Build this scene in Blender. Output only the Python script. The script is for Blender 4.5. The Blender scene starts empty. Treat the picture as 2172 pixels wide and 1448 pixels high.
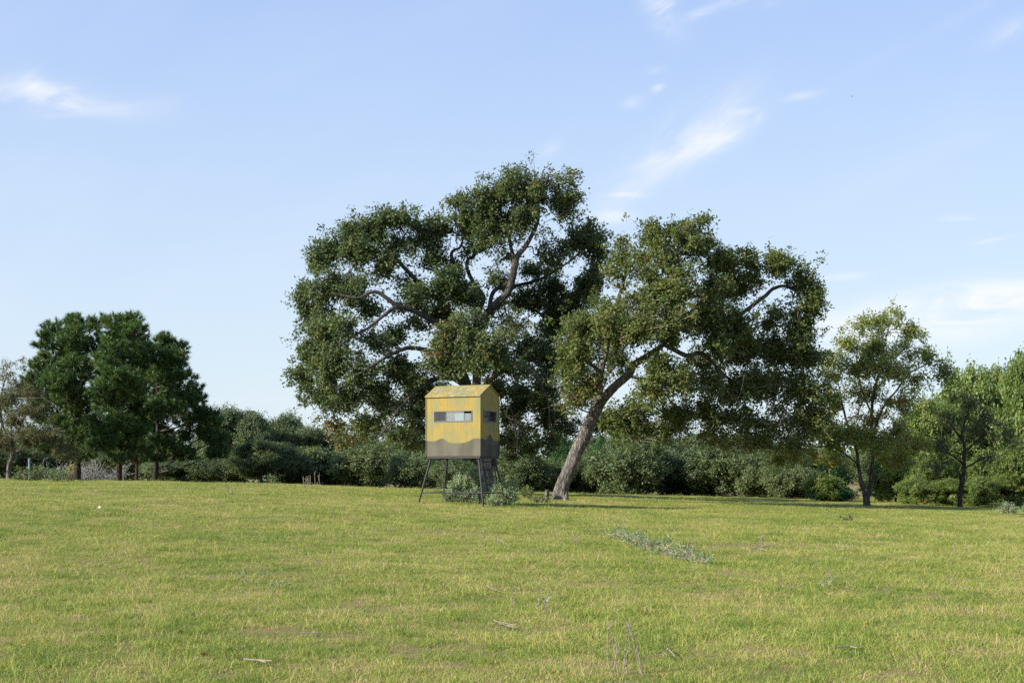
import bpy, math, random
import numpy as np
from mathutils import Vector, noise as mnoise
rng = np.random.default_rng(7)
random.seed(7)
S = bpy.context.scene
C = S.collection
R_ = math.radians

# ------------------------------------------------------------------ camera
F = 50 / 36 * 2172          # focal length in photograph pixels
HOR = 1010.0                # row of the horizon
CAM_Z = 1.70
cam_d = bpy.data.cameras.new('camera'); cam = bpy.data.objects.new('camera', cam_d); C.objects.link(cam)
cam.location = (0, 0, CAM_Z); cam.rotation_euler = (R_(90), 0, 0)
cam_d.lens = 50; cam_d.sensor_width = 36; cam_d.shift_y = (HOR - 724) / 2172
cam_d.clip_start = 0.1; cam_d.clip_end = 9000
S.camera = cam

# ------------------------------------------------------------------ sun, sky, exposure
SUN_EL, SUN_AZ = 27.0, 245.0        # azimuth: clockwise from +Y (the view direction)
sd = Vector((math.sin(R_(SUN_AZ)) * math.cos(R_(SUN_EL)), math.cos(R_(SUN_AZ)) * math.cos(R_(SUN_EL)), math.sin(R_(SUN_EL))))
sun_d = bpy.data.lights.new('sun', 'SUN'); sun = bpy.data.objects.new('sun', sun_d); C.objects.link(sun)
sun.rotation_euler = sd.to_track_quat('Z', 'Y').to_euler(); sun.location = (-60, -20, 40)
sun_d.energy = 4.1; sun_d.angle = R_(0.53); sun_d.color = (1.0, 0.925, 0.80)
S.view_settings.view_transform = 'Standard'; S.view_settings.look = 'None'
S.view_settings.exposure = 1.15; S.view_settings.gamma = 1
S.view_settings.use_curve_mapping = False

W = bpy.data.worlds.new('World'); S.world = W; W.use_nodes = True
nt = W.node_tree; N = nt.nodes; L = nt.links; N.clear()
def nn(kind, **k):
    n = N.new(kind)
    for a, b in k.items(): setattr(n, a, b)
    return n
def mth(op, a, b=None, clamp=False):
    n = nn('ShaderNodeMath', operation=op, use_clamp=clamp)
    for i, v in enumerate((a, b)):
        if v is None: continue
        if isinstance(v, (int, float)): n.inputs[i].default_value = v
        else: L.new(v, n.inputs[i])
    return n.outputs[0]
sky = nn('ShaderNodeTexSky', sky_type='NISHITA', sun_disc=False)
sky.sun_elevation = R_(SUN_EL); sky.sun_rotation = R_(SUN_AZ)
sky.altitude = 100; sky.air_density = 1.0; sky.dust_density = 0.6; sky.ozone_density = 2.2
tc = nn('ShaderNodeTexCoord')
sep = nn('ShaderNodeSeparateXYZ'); L.new(tc.outputs['Generated'], sep.inputs[0])
yy = mth('MAXIMUM', sep.outputs[1], 0.02)
u = mth('DIVIDE', sep.outputs[0], yy); v = mth('DIVIDE', sep.outputs[2], yy)
comb = nn('ShaderNodeCombineXYZ'); L.new(u, comb.inputs[0]); L.new(v, comb.inputs[1])
def wnoise(scale, ang, stretch, detail=6, rough=.6, dist=.6):
    m = nn('ShaderNodeMapping', vector_type='TEXTURE'); m.inputs['Rotation'].default_value = (0, 0, R_(ang)); m.inputs['Scale'].default_value = (stretch, 1, 1)
    L.new(comb.outputs[0], m.inputs[0])
    n = nn('ShaderNodeTexNoise'); n.inputs['Scale'].default_value = scale; n.inputs['Detail'].default_value = detail
    n.inputs['Roughness'].default_value = rough; n.inputs['Distortion'].default_value = dist
    L.new(m.outputs[0], n.inputs['Vector']); return n.outputs[0]
n_diag = wnoise(42, 36, 3.2); n_flat = wnoise(50, 4, 3.5); n_soft = wnoise(9, 25, 3.0, 4, .5, .3)
def ramp(val, a, b):
    m = nn('ShaderNodeMapRange', interpolation_type='SMOOTHSTEP'); m.inputs[1].default_value = a; m.inputs[2].default_value = b
    L.new(val, m.inputs[0]); return m.outputs[0]
d1, f1 = ramp(n_diag, .30, .74), ramp(n_flat, .26, .68)
wisps = [  # px, py, a, b, angle, amount, noise
 (1402, 14, 48, 28, -55, 1.3, d1), (1482, 30, 34, 9, 20, .6, f1), (1590, 4, 60, 14, 0, .5, d1), (1340, 219, 20, 11, 15, .62, f1),
 (1396, 186, 14, 8, 35, .5, f1), (1391, 150, 18, 7, 10, .3, f1), (1480, 290, 130, 44, 36, .75, d1), (1370, 365, 160, 30, 43, .45, d1),
 (1530, 300, 46, 16, 28, .6, d1), (1505, 322, 34, 10, 12, .4, f1), (1302, 460, 36, 11, 0, .95, f1), (1330, 413, 34, 5, 0, .75, f1), (1165, 318, 26, 14, 40, .4, d1),
 (1700, 204, 32, 8, 10, .4, f1), (1575, 238, 22, 8, 10, .4, f1), (1610, 250, 14, 10, 60, .3, f1), (2150, 62, 60, 20, 25, .35, d1), (2028, 464, 34, 5, 0, .45, f1), (2102, 510, 34, 5, 10, .45, f1),
 (1790, 585, 48, 8, 5, .6, f1), (2150, 630, 140, 30, 2, 1.0, f1), (1960, 690, 280, 46, 8, 1.1, f1), (1900, 650, 180, 22, 8, .4, f1),
 (80, 205, 90, 28, -8, 1.0, f1), (68, 180, 24, 26, 60, .8, d1), (190, 222, 130, 22, -6, .4, f1), (330, 215, 60, 20, 0, .18, d1),
 (1990, 60, 200, 14, 28, .12, d1), (700, 860, 420, 60, 0, .22, f1)]
tot = None
for px, py, a, b, ang, amt, nz in wisps:
    m = nn('ShaderNodeMapping', vector_type='TEXTURE')
    m.inputs['Location'].default_value = ((px - 1086) / F, (HOR - py) / F, 0); m.inputs['Rotation'].default_value = (0, 0, R_(ang))
    m.inputs['Scale'].default_value = (a / F, b / F, 1); L.new(comb.outputs[0], m.inputs[0])
    dt = nn('ShaderNodeVectorMath', operation='DOT_PRODUCT'); L.new(m.outputs[0], dt.inputs[0]); L.new(m.outputs[0], dt.inputs[1])
    g = mth('EXPONENT', mth('MULTIPLY', dt.outputs['Value'], -0.8))
    g = mth('MULTIPLY', mth('MULTIPLY', g, nz), amt)
    tot = g if tot is None else mth('ADD', tot, g)
veil = mth('MULTIPLY', ramp(n_soft, .42, .8), .16)
tot = mth('MULTIPLY', mth('ADD', tot, veil, True), .92, True)
up = mth('GREATER_THAN', sep.outputs[1], 0.03); tot = mth('MULTIPLY', tot, up)
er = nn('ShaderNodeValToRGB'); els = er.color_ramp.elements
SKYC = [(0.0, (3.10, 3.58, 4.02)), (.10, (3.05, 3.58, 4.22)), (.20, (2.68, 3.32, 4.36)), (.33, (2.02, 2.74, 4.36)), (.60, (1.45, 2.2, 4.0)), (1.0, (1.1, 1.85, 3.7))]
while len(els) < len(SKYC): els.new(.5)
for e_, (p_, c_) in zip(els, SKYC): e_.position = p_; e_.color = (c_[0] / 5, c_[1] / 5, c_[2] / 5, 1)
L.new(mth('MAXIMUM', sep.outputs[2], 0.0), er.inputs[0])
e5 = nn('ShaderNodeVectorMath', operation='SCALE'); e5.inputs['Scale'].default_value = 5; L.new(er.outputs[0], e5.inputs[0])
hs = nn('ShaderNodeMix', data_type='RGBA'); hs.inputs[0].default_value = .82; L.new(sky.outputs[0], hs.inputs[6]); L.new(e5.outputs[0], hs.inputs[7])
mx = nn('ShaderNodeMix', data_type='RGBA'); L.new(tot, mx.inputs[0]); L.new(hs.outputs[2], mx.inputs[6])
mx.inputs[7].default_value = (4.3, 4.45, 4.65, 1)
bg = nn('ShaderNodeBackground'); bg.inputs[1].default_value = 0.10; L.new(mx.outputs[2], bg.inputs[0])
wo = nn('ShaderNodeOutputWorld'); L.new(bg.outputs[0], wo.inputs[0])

S.cycles.max_bounces = 6; S.cycles.diffuse_bounces = 3; S.cycles.glossy_bounces = 3; S.cycles.transmission_bounces = 6
S.cycles.transparent_max_bounces = 8; S.cycles.use_denoising = False; S.cycles.sample_clamp_indirect = 5
S.cycles.caustics_reflective = False; S.cycles.caustics_refractive = False

# ------------------------------------------------------------------ helpers
def tag(o, label=None, cat=None, group=None, kind=None):
    if label: o['label'] = label
    if cat: o['category'] = cat
    if group: o['group'] = group
    if kind: o['kind'] = kind
    return o
def empty(name, loc, label, cat, group=None):
    o = bpy.data.objects.new(name, None); C.objects.link(o); o.location = loc; o.empty_display_size = .3
    return tag(o, label, cat, group)
def mesh_np(name, V, faces, mat, smooth=False, tint=None):
    """faces: int array (n,k) or list of such arrays"""
    if not isinstance(faces, list): faces = [faces]
    faces = [f for f in faces if len(f)]
    me = bpy.data.meshes.new(name)
    V = np.ascontiguousarray(V, np.float32)
    me.vertices.add(len(V)); me.vertices.foreach_set('co', V.ravel())
    loops = np.concatenate([f.ravel() for f in faces]).astype(np.int32)
    tot = np.concatenate([np.full(len(f), f.shape[1], np.int32) for f in faces])
    st = np.concatenate([[0], np.cumsum(tot)[:-1]]).astype(np.int32)
    me.loops.add(len(loops)); me.loops.foreach_set('vertex_index', loops)
    me.polygons.add(len(tot)); me.polygons.foreach_set('loop_start', st); me.polygons.foreach_set('loop_total', tot)
    me.polygons.foreach_set('use_smooth', np.full(len(tot), smooth, bool))
    if tint is not None:
        a = me.attributes.new('tint', 'FLOAT', 'POINT'); a.data.foreach_set('value', np.ascontiguousarray(tint, np.float32))
    me.update(calc_edges=True); me.materials.append(mat)
    return me
def link(name, me, parent=None, loc=None, kind=None):
    o = bpy.data.objects.new(name, me); C.objects.link(o)
    if parent is not None:
        o.parent = parent
    if loc is not None: o.location = loc
    if kind: o['kind'] = kind
    return o
class Geo:
    """collects verts and faces"""
    def __init__(s): s.V = []; s.F3 = []; s.F4 = []; s.n = 0; s.T = []
    def add(s, V, F, t=0.5):
        V = np.asarray(V, float); F = np.asarray(F, int)
        (s.F3 if F.shape[1] == 3 else s.F4).append(F + s.n); s.V.append(V); s.n += len(V)
        s.T.append(np.full(len(V), t) if np.isscalar(t) else t)
    def mesh(s, name, mat, smooth=False, origin=(0, 0, 0)):
        V = np.concatenate(s.V) - np.asarray(origin)
        fs = []
        if s.F3: fs.append(np.concatenate(s.F3))
        if s.F4: fs.append(np.concatenate(s.F4))
        return mesh_np(name, V, fs, mat, smooth, np.concatenate(s.T))
def norm(a): return a / (np.linalg.norm(a, axis=-1, keepdims=True) + 1e-9)
def catmull(P, k=6):
    P = np.asarray(P, float); Q = np.vstack([2 * P[0] - P[1], P, 2 * P[-1] - P[-2]]); out = []
    for i in range(1, len(Q) - 2):
        for t in np.linspace(0, 1, k, endpoint=False):
            a, b, c, d = Q[i - 1], Q[i], Q[i + 1], Q[i + 2]
            out.append(.5 * ((2 * b) + (-a + c) * t + (2 * a - 5 * b + 4 * c - d) * t * t + (-a + 3 * b - 3 * c + d) * t ** 3))
    out.append(P[-1]); return np.array(out)
def tube(g, P, r, sides=8, rough=0.0, seed=0, flare=None, t=.5):
    """P (n,3) path, r (n,) radii"""
    P = np.asarray(P, float); n = len(P); r = np.broadcast_to(np.asarray(r, float), (n,))
    T = np.gradient(P, axis=0); T = norm(T)
    ref = np.array([0.13, 1, 0.07]) if abs(T[:, 1]).mean() < .8 else np.array([1, 0, 0.1])
    A = norm(np.cross(T, ref)); B = np.cross(T, A)
    th = np.linspace(0, 2 * np.pi, sides, endpoint=False)
    ring = np.cos(th)[None, :, None] * A[:, None, :] + np.sin(th)[None, :, None] * B[:, None, :]
    rr = np.repeat(r[:, None], sides, 1)
    if rough:
        rs = np.random.default_rng(seed)
        for k in (2, 3, 5):
            ph = rs.uniform(0, 6.28) + np.cumsum(rs.normal(0, .25, n))
            rr = rr * (1 + rough / k ** .5 * np.sin(k * th[None, :] + ph[:, None]))
        rr = rr * (1 + rough * .45 * rs.normal(0, 1, (n, sides)))
    V = (P[:, None, :] + ring * rr[..., None]).reshape(-1, 3)
    i = np.arange(n - 1)[:, None] * sides; j = np.arange(sides)[None]; j2 = (j + 1) % sides
    Fq = np.stack([i + j, i + j2, i + sides + j2, i + sides + j], -1).reshape(-1, 4)
    g.add(V, Fq, t)
    V2 = np.vstack([V[-sides:], P[-1:] + T[-1:] * r[-1] * .4])
    g.add(V2, np.stack([np.arange(sides), (np.arange(sides) + 1) % sides, np.full(sides, sides)], -1), t)
    V3 = np.vstack([V[:sides], P[:1]])
    g.add(V3, np.stack([(np.arange(sides) + 1) % sides, np.arange(sides), np.full(sides, sides)], -1), t)
def twig_batch(g, A, B, r0, r1, bend=.15, segs=4, t=.5):
    """many thin 3 sided curved tubes at once"""
    A = np.asarray(A, float); B = np.asarray(B, float); n = len(A)
    if n == 0: return
    Lg = np.linalg.norm(B - A, axis=1, keepdims=True)
    o1 = rng.normal(0, 1, (n, 3)) * Lg * bend; o2 = rng.normal(0, 1, (n, 3)) * Lg * bend
    ts = np.linspace(0, 1, segs)[:, None, None]
    P = A * (1 - ts) ** 3 + 3 * (A * .67 + B * .33 + o1) * ts * (1 - ts) ** 2 + 3 * (A * .33 + B * .67 + o2) * ts ** 2 * (1 - ts) + B * ts ** 3
    T = norm(B - A); X = norm(np.cross(T, [.3, .9, .2])); Y = np.cross(T, X)
    r0 = np.broadcast_to(r0, (n,)); r1 = np.broadcast_to(r1, (n,))
    V = []
    for k in range(segs):
        f = k / (segs - 1); r = (r0 * (1 - f) + r1 * f)[:, None]
        for a in (0, 2.094, 4.189): V.append(P[k] + (X * math.cos(a) + Y * math.sin(a)) * r)
    V = np.stack(V, 1)                                       # n, segs*3, 3
    q = []
    for k in range(segs - 1):
        for s in range(3): q.append([k * 3 + s, k * 3 + (s + 1) % 3, k * 3 + 3 + (s + 1) % 3, k * 3 + 3 + s])
    q = np.array(q)[None] + np.arange(n)[:, None, None] * segs * 3
    g.add(V.reshape(-1, 3), q.reshape(-1, 4), t)
def leaf_batch(g, P, axis, normal, ln, wd, tint, fold=.15):
    """one four cornered folded leaf per point"""
    n = len(P); axis = norm(axis); side = norm(np.cross(axis, normal)); nm = np.cross(side, axis)
    ln = np.broadcast_to(ln, (n,))[:, None]; wd = np.broadcast_to(wd, (n,))[:, None]
    a = P; c = P + axis * ln; m = P + axis * ln * .48
    b = m + side * wd * .5 + nm * wd * fold; d = m - side * wd * .5 + nm * wd * fold
    V = np.stack([a, b, c, d], 1).reshape(-1, 3)
    g.add(V, np.arange(n * 4).reshape(-1, 4), np.repeat(tint, 4))
def box(g, lo, hi, t=.5):
    x0, y0, z0 = lo; x1, y1, z1 = hi
    V = [(x0, y0, z0), (x1, y0, z0), (x1, y1, z0), (x0, y1, z0), (x0, y0, z1), (x1, y0, z1), (x1, y1, z1), (x0, y1, z1)]
    g.add(V, [(0, 3, 2, 1), (4, 5, 6, 7), (0, 1, 5, 4), (1, 2, 6, 5), (2, 3, 7, 6), (3, 0, 4, 7)], t)

# terrain -----------------------------------------------------------
def zg(x, Y):
    x = np.asarray(x, float); Y = np.asarray(Y, float)
    xr = x * np.clip(60 / np.maximum(Y, 30), .6, 1.3)
    Rr = sum(np.interp(xr + q, [-80, -21.6, -11.7, -7.7, -3.7, 0, 4.2, 8.2, 12.2, 16, 21.6, 60], [1.8, 1.54, 1.38, 1.24, 1.08, .94, .82, .70, .586, .49, .37, -.1]) for q in (-2, -1, 0, 1, 2)) / 5
    t = np.clip((Y - 9) / 51, 0, 1) ** 1.3
    z = Rr * np.sin(np.pi / 2 * t)
    z = z - 0.010 * np.clip(Y - 66, 0, 90) + 0.00005 * np.clip(Y - 66, 0, 90) ** 2
    z = z + .025 * np.sin(x * .9 + 1.3 * np.sin(Y * .31)) * np.sin(Y * .55 + .8 * np.sin(x * .4)) * np.clip((Y - 5) / 8, 0, 1)
    return z
def P3(px, py, Y): return np.array([(px - 1086) / F * Y, Y, CAM_Z + (HOR - py) / F * Y])
def on_ground(px, py):
    """point where the line of sight of a pixel meets the ground"""
    Ys = np.linspace(10, 75, 1500); xs = (px - 1086) / F * Ys
    scr = HOR + (CAM_Z - zg(xs, Ys)) / Ys * F
    i = np.argmax(scr < py) if (scr < py).any() else len(Ys) - 1
    return np.array([xs[i], Ys[i], float(zg(xs[i], Ys[i]))])

# ------------------------------------------------------------------ materials
def new_mat(name):
    m = bpy.data.materials.new(name); m.use_nodes = True
    t = m.node_tree; t.nodes.clear(); return m, t
def make_ramp(t, cols, interp='LINEAR'):
    r = t.nodes.new('ShaderNodeValToRGB'); e = r.color_ramp.elements; r.color_ramp.interpolation = interp
    while len(e) > 1: e.remove(e[-1])
    e[0].position = cols[0][0]; e[0].color = (*cols[0][1], 1)
    for p, c in cols[1:]:
        x = e.new(p); x.color = (*c, 1)
    return r
def leaf_mat(name, cols, transl=.3, rough=.5, spec=.4, patch=None, patch_scale=.5):
    m, t = new_mat(name); n, l = t.nodes, t.links
    at = n.new('ShaderNodeAttribute'); at.attribute_name = 'tint'
    r = make_ramp(t, cols)
    src = at.outputs['Fac']
    if patch:
        ge = n.new('ShaderNodeNewGeometry'); nz = n.new('ShaderNodeTexNoise'); nz.inputs['Scale'].default_value = patch_scale; nz.inputs['Detail'].default_value = 3
        l.new(ge.outputs['Position'], nz.inputs['Vector'])
        mr = n.new('ShaderNodeMapRange'); mr.inputs[1].default_value = .3; mr.inputs[2].default_value = .7; mr.inputs[3].default_value = -patch; mr.inputs[4].default_value = patch
        l.new(nz.outputs[0], mr.inputs[0]); ad = n.new('ShaderNodeMath'); ad.operation = 'ADD'; ad.use_clamp = True
        l.new(src, ad.inputs[0]); l.new(mr.outputs[0], ad.inputs[1]); src = ad.outputs[0]
    l.new(src, r.inputs[0])
    b = n.new('ShaderNodeBsdfPrincipled'); b.inputs['Roughness'].default_value = rough; b.inputs['Specular IOR Level'].default_value = spec
    l.new(r.outputs[0], b.inputs['Base Color'])
    tr = n.new('ShaderNodeBsdfTranslucent')
    mc = n.new('ShaderNodeMix'); mc.data_type = 'RGBA'; mc.blend_type = 'MULTIPLY'; mc.inputs[0].default_value = 1
    l.new(r.outputs[0], mc.inputs[6]); mc.inputs[7].default_value = (1.35, 1.5, .7, 1); l.new(mc.outputs[2], tr.inputs[0])
    ms = n.new('ShaderNodeMixShader'); ms.inputs[0].default_value = transl
    l.new(b.outputs[0], ms.inputs[1]); l.new(tr.outputs[0], ms.inputs[2])
    o = n.new('ShaderNodeOutputMaterial'); l.new(ms.outputs[0], o.inputs[0]); return m
def bark_mat(name, c0, c1, scale=14, bump=.5, stretch=.25):
    m, t = new_mat(name); n, l = t.nodes, t.links
    co = n.new('ShaderNodeTexCoord'); mp = n.new('ShaderNodeMapping'); mp.inputs['Scale'].default_value = (1, 1, stretch)
    l.new(co.outputs['Object'], mp.inputs[0])
    vo = n.new('ShaderNodeTexVoronoi'); vo.inputs['Scale'].default_value = scale; vo.feature = 'DISTANCE_TO_EDGE'
    nz = n.new('ShaderNodeTexNoise'); nz.inputs['Scale'].default_value = scale * .7; nz.inputs['Detail'].default_value = 6; nz.inputs['Roughness'].default_value = .65
    l.new(mp.outputs[0], nz.inputs['Vector'])
    mv = n.new('ShaderNodeVectorMath'); mv.operation = 'MULTIPLY_ADD'; mv.inputs[1].default_value = (.12,) * 3
    l.new(nz.outputs['Color'], mv.inputs[0]); l.new(mp.outputs[0], mv.inputs[2]); l.new(mv.outputs[0], vo.inputs['Vector'])
    mr = n.new('ShaderNodeMapRange'); mr.inputs[1].default_value = 0; mr.inputs[2].default_value = .25; l.new(vo.outputs['Distance'], mr.inputs[0])
    mu = n.new('ShaderNodeMath'); mu.operation = 'MULTIPLY'; l.new(mr.outputs[0], mu.inputs[0]); l.new(nz.outputs[0], mu.inputs[1])
    big = n.new('ShaderNodeTexNoise'); big.inputs['Scale'].default_value = 1.6; big.inputs['Detail'].default_value = 4; l.new(co.outputs['Object'], big.inputs['Vector'])
    ad = n.new('ShaderNodeMath'); ad.operation = 'ADD'; l.new(mu.outputs[0], ad.inputs[0])
    sb = n.new('ShaderNodeMath'); sb.operation = 'MULTIPLY_ADD'; sb.inputs[1].default_value = 1.0; sb.inputs[2].default_value = -.5; l.new(big.outputs[0], sb.inputs[0]); l.new(sb.outputs[0], ad.inputs[1])
    r = make_ramp(t, [(.0, c0), (.75, c1)]); l.new(ad.outputs[0], r.inputs[0])
    b = n.new('ShaderNodeBsdfPrincipled'); b.inputs['Roughness'].default_value = .9; b.inputs['Specular IOR Level'].default_value = .15
    l.new(r.outputs[0], b.inputs['Base Color'])
    bp = n.new('ShaderNodeBump'); bp.inputs['Strength'].default_value = bump; bp.inputs['Distance'].default_value = .04; l.new(mu.outputs[0], bp.inputs['Height']); l.new(bp.outputs[0], b.inputs['Normal'])
    o = n.new('ShaderNodeOutputMaterial'); l.new(b.outputs[0], o.inputs[0]); return m
def plain_mat(name, col, rough=.6, metal=0, var=.25, scale=9, spec=.4):
    m, t = new_mat(name); n, l = t.nodes, t.links
    co = n.new('ShaderNodeTexCoord'); nz = n.new('ShaderNodeTexNoise'); nz.inputs['Scale'].default_value = scale; nz.inputs['Detail'].default_value = 6
    l.new(co.outputs['Object'], nz.inputs['Vector'])
    r = make_ramp(t, [(.3, tuple(c * (1 - var) for c in col)), (.7, tuple(min(1, c * (1 + var)) for c in col))]); l.new(nz.outputs[0], r.inputs[0])
    b = n.new('ShaderNodeBsdfPrincipled'); b.inputs['Roughness'].default_value = rough; b.inputs['Metallic'].default_value = metal; b.inputs['Specular IOR Level'].default_value = spec
    l.new(r.outputs[0], b.inputs['Base Color'])
    o = n.new('ShaderNodeOutputMaterial'); l.new(b.outputs[0], o.inputs[0]); return m

OAK_LEAF = leaf_mat('oak_leaf', [(0, (.048, .078, .034)), (.35, (.082, .120, .046)), (.7, (.120, .158, .056)), (.88, (.17, .185, .065)), (1, (.22, .15, .07))], .36, .52, .38, .12, .35)
OAK_LEAF2 = leaf_mat('oak_leaf_warm', [(0, (.055, .085, .027)), (.35, (.098, .136, .038)), (.7, (.145, .176, .048)), (.88, (.20, .205, .06)), (1, (.25, .16, .07))], .38, .52, .38, .12, .35)
BG_LEAF = leaf_mat('far_oak_leaf', [(0, (.058, .090, .036)), (.5, (.100, .140, .052)), (1, (.155, .19, .07))], .32, .5, .5, .2, .12)
CEDAR_LEAF = leaf_mat('cedar_leaf', [(0, (.03, .085, .028)), (.5, (.055, .15, .042)), (1, (.10, .19, .055))], .2, .6, .3)
PINE_LEAF = leaf_mat('pine_needle', [(0, (.034, .074, .024)), (.5, (.070, .132, .036)), (.85, (.125, .185, .045)), (1, (.18, .15, .06))], .22, .45, .4, .15, .5)
PECAN_LEAF = leaf_mat('yellowing_leaf', [(0, (.12, .17, .038)), (.45, (.21, .26, .055)), (.8, (.28, .28, .065)), (1, (.31, .18, .07))], .38, .5, .4, .2, .6)
VINE_LEAF = leaf_mat('vine_leaf', [(0, (.075, .125, .03)), (.5, (.15, .215, .05)), (.93, (.23, .28, .08)), (1, (.36, .18, .06))], .35, .5, .4, .15, .8)
FEATHER_LEAF = leaf_mat('feathery_leaf', [(0, (.08, .10, .05)), (.6, (.14, .165, .08)), (1, (.19, .20, .10))], .3, .7, .2)
GREY_LEAF = leaf_mat('grey_olive_leaf', [(0, (.08, .09, .04)), (.6, (.14, .145, .062)), (1, (.20, .17, .085))], .3, .7, .2)
SILVER_LEAF = leaf_mat('silver_leaf', [(0, (.13, .20, .09)), (.6, (.24, .32, .17)), (1, (.38, .45, .31))], .2, .7, .2)
WEED_LEAF = leaf_mat('weed_leaf', [(0, (.05, .09, .03)), (1, (.15, .2, .06))], .3, .6, .3)
BARK_GREY = bark_mat('grey_bark', (.035, .031, .027), (.165, .150, .130), 13, .8)
BARK_PALE = bark_mat('pale_bark', (.06, .055, .049), (.265, .24, .21), 11, 1.0)
BARK_DARK = bark_mat('dark_bark', (.025, .021, .018), (.10, .085, .07), 15, .7)
BARK_LIT = bark_mat('sunlit_trunk_bark', (.11, .10, .09), (.38, .355, .33), 13, .9)  # paler copy of the grey bark, sunlight put into its colour
TWIG_PALE = plain_mat('pale_twig', (.24, .20, .15), .9)
TWIG_DARK = plain_mat('dark_twig', (.075, .065, .052), .9)
TWIG_DEAD = plain_mat('dead_twig', (.24, .20, .155), .9)

# ground --------------------------------------------------------------
def patch_nodes(n, l, pos):
    """world space dryness value shared by soil and grass"""
    a = n.new('ShaderNodeTexNoise'); a.inputs['Scale'].default_value = .16; a.inputs['Detail'].default_value = 5; a.inputs['Roughness'].default_value = .65; l.new(pos, a.inputs['Vector'])
    b = n.new('ShaderNodeTexNoise'); b.inputs['Scale'].default_value = 1.1; b.inputs['Detail'].default_value = 4; l.new(pos, b.inputs['Vector'])
    m1 = n.new('ShaderNodeMath'); m1.operation = 'MULTIPLY_ADD'; m1.inputs[1].default_value = .55; l.new(b.outputs[0], m1.inputs[0])
    m2 = n.new('ShaderNodeMath'); m2.operation = 'MULTIPLY'; m2.inputs[1].default_value = .45; l.new(a.outputs[0], m2.inputs[0]); l.new(m2.outputs[0], m1.inputs[2])
    return m1.outputs[0]
gm, t = new_mat('pasture_soil'); n, l = t.nodes, t.links
ge = n.new('ShaderNodeNewGeometry'); dry = patch_nodes(n, l, ge.outputs['Position'])
fz = n.new('ShaderNodeTexNoise'); fz.inputs['Scale'].default_value = 22; fz.inputs['Detail'].default_value = 8; fz.inputs['Roughness'].default_value = .75; l.new(ge.outputs['Position'], fz.inputs['Vector'])
r1 = make_ramp(t, [(.40, (.17, .19, .05)), (.56, (.27, .22, .10))]); l.new(dry, r1.inputs[0])
r2 = make_ramp(t, [(.35, (.12, .075, .04)), (.55, (.27, .19, .10)), (.7, (.40, .29, .17))]); l.new(fz.outputs[0], r2.inputs[0])
mc = n.new('ShaderNodeMix'); mc.data_type = 'RGBA'; mc.inputs[0].default_value = .5; l.new(r1.outputs[0], mc.inputs[6]); l.new(r2.outputs[0], mc.inputs[7])
b = n.new('ShaderNodeBsdfPrincipled'); b.inputs['Roughness'].default_value = 1; b.inputs['Specular IOR Level'].default_value = .1; l.new(mc.outputs[2], b.inputs['Base Color'])
bp = n.new('ShaderNodeBump'); bp.inputs['Strength'].default_value = .8; bp.inputs['Distance'].default_value = .05; l.new(fz.outputs[0], bp.inputs['Height']); l.new(bp.outputs[0], b.inputs['Normal'])
o = n.new('ShaderNodeOutputMaterial'); l.new(b.outputs[0], o.inputs[0])

xs = np.concatenate([[-4000, -1500, -600, -300, -180, -120, -90], np.arange(-75, -15, 1.2), np.arange(-15, 15, .5), np.arange(15, 75.1, 1.2), [90, 120, 180, 300, 600, 1500, 4000]])
ys = np.concatenate([[-1500, -400, -120, -40, -10, 0], np.arange(4, 40, .5), np.arange(40, 130.1, 1.0), [140, 155, 180, 230, 320, 500, 900, 2000, 5000]])
X, Yg = np.meshgrid(xs, ys); Z = zg(X, Yg)
V = np.stack([X, Yg, Z], -1).reshape(-1, 3); nx, ny = len(xs), len(ys)
i = (np.arange(ny - 1)[:, None] * nx + np.arange(nx - 1)[None]).ravel()
go = link('ground', mesh_np('ground', V, np.stack([i, i + 1, i + nx + 1, i + nx], -1), gm, True), kind='structure')
go['label'] = 'rising pasture ground under the grass'

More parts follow.
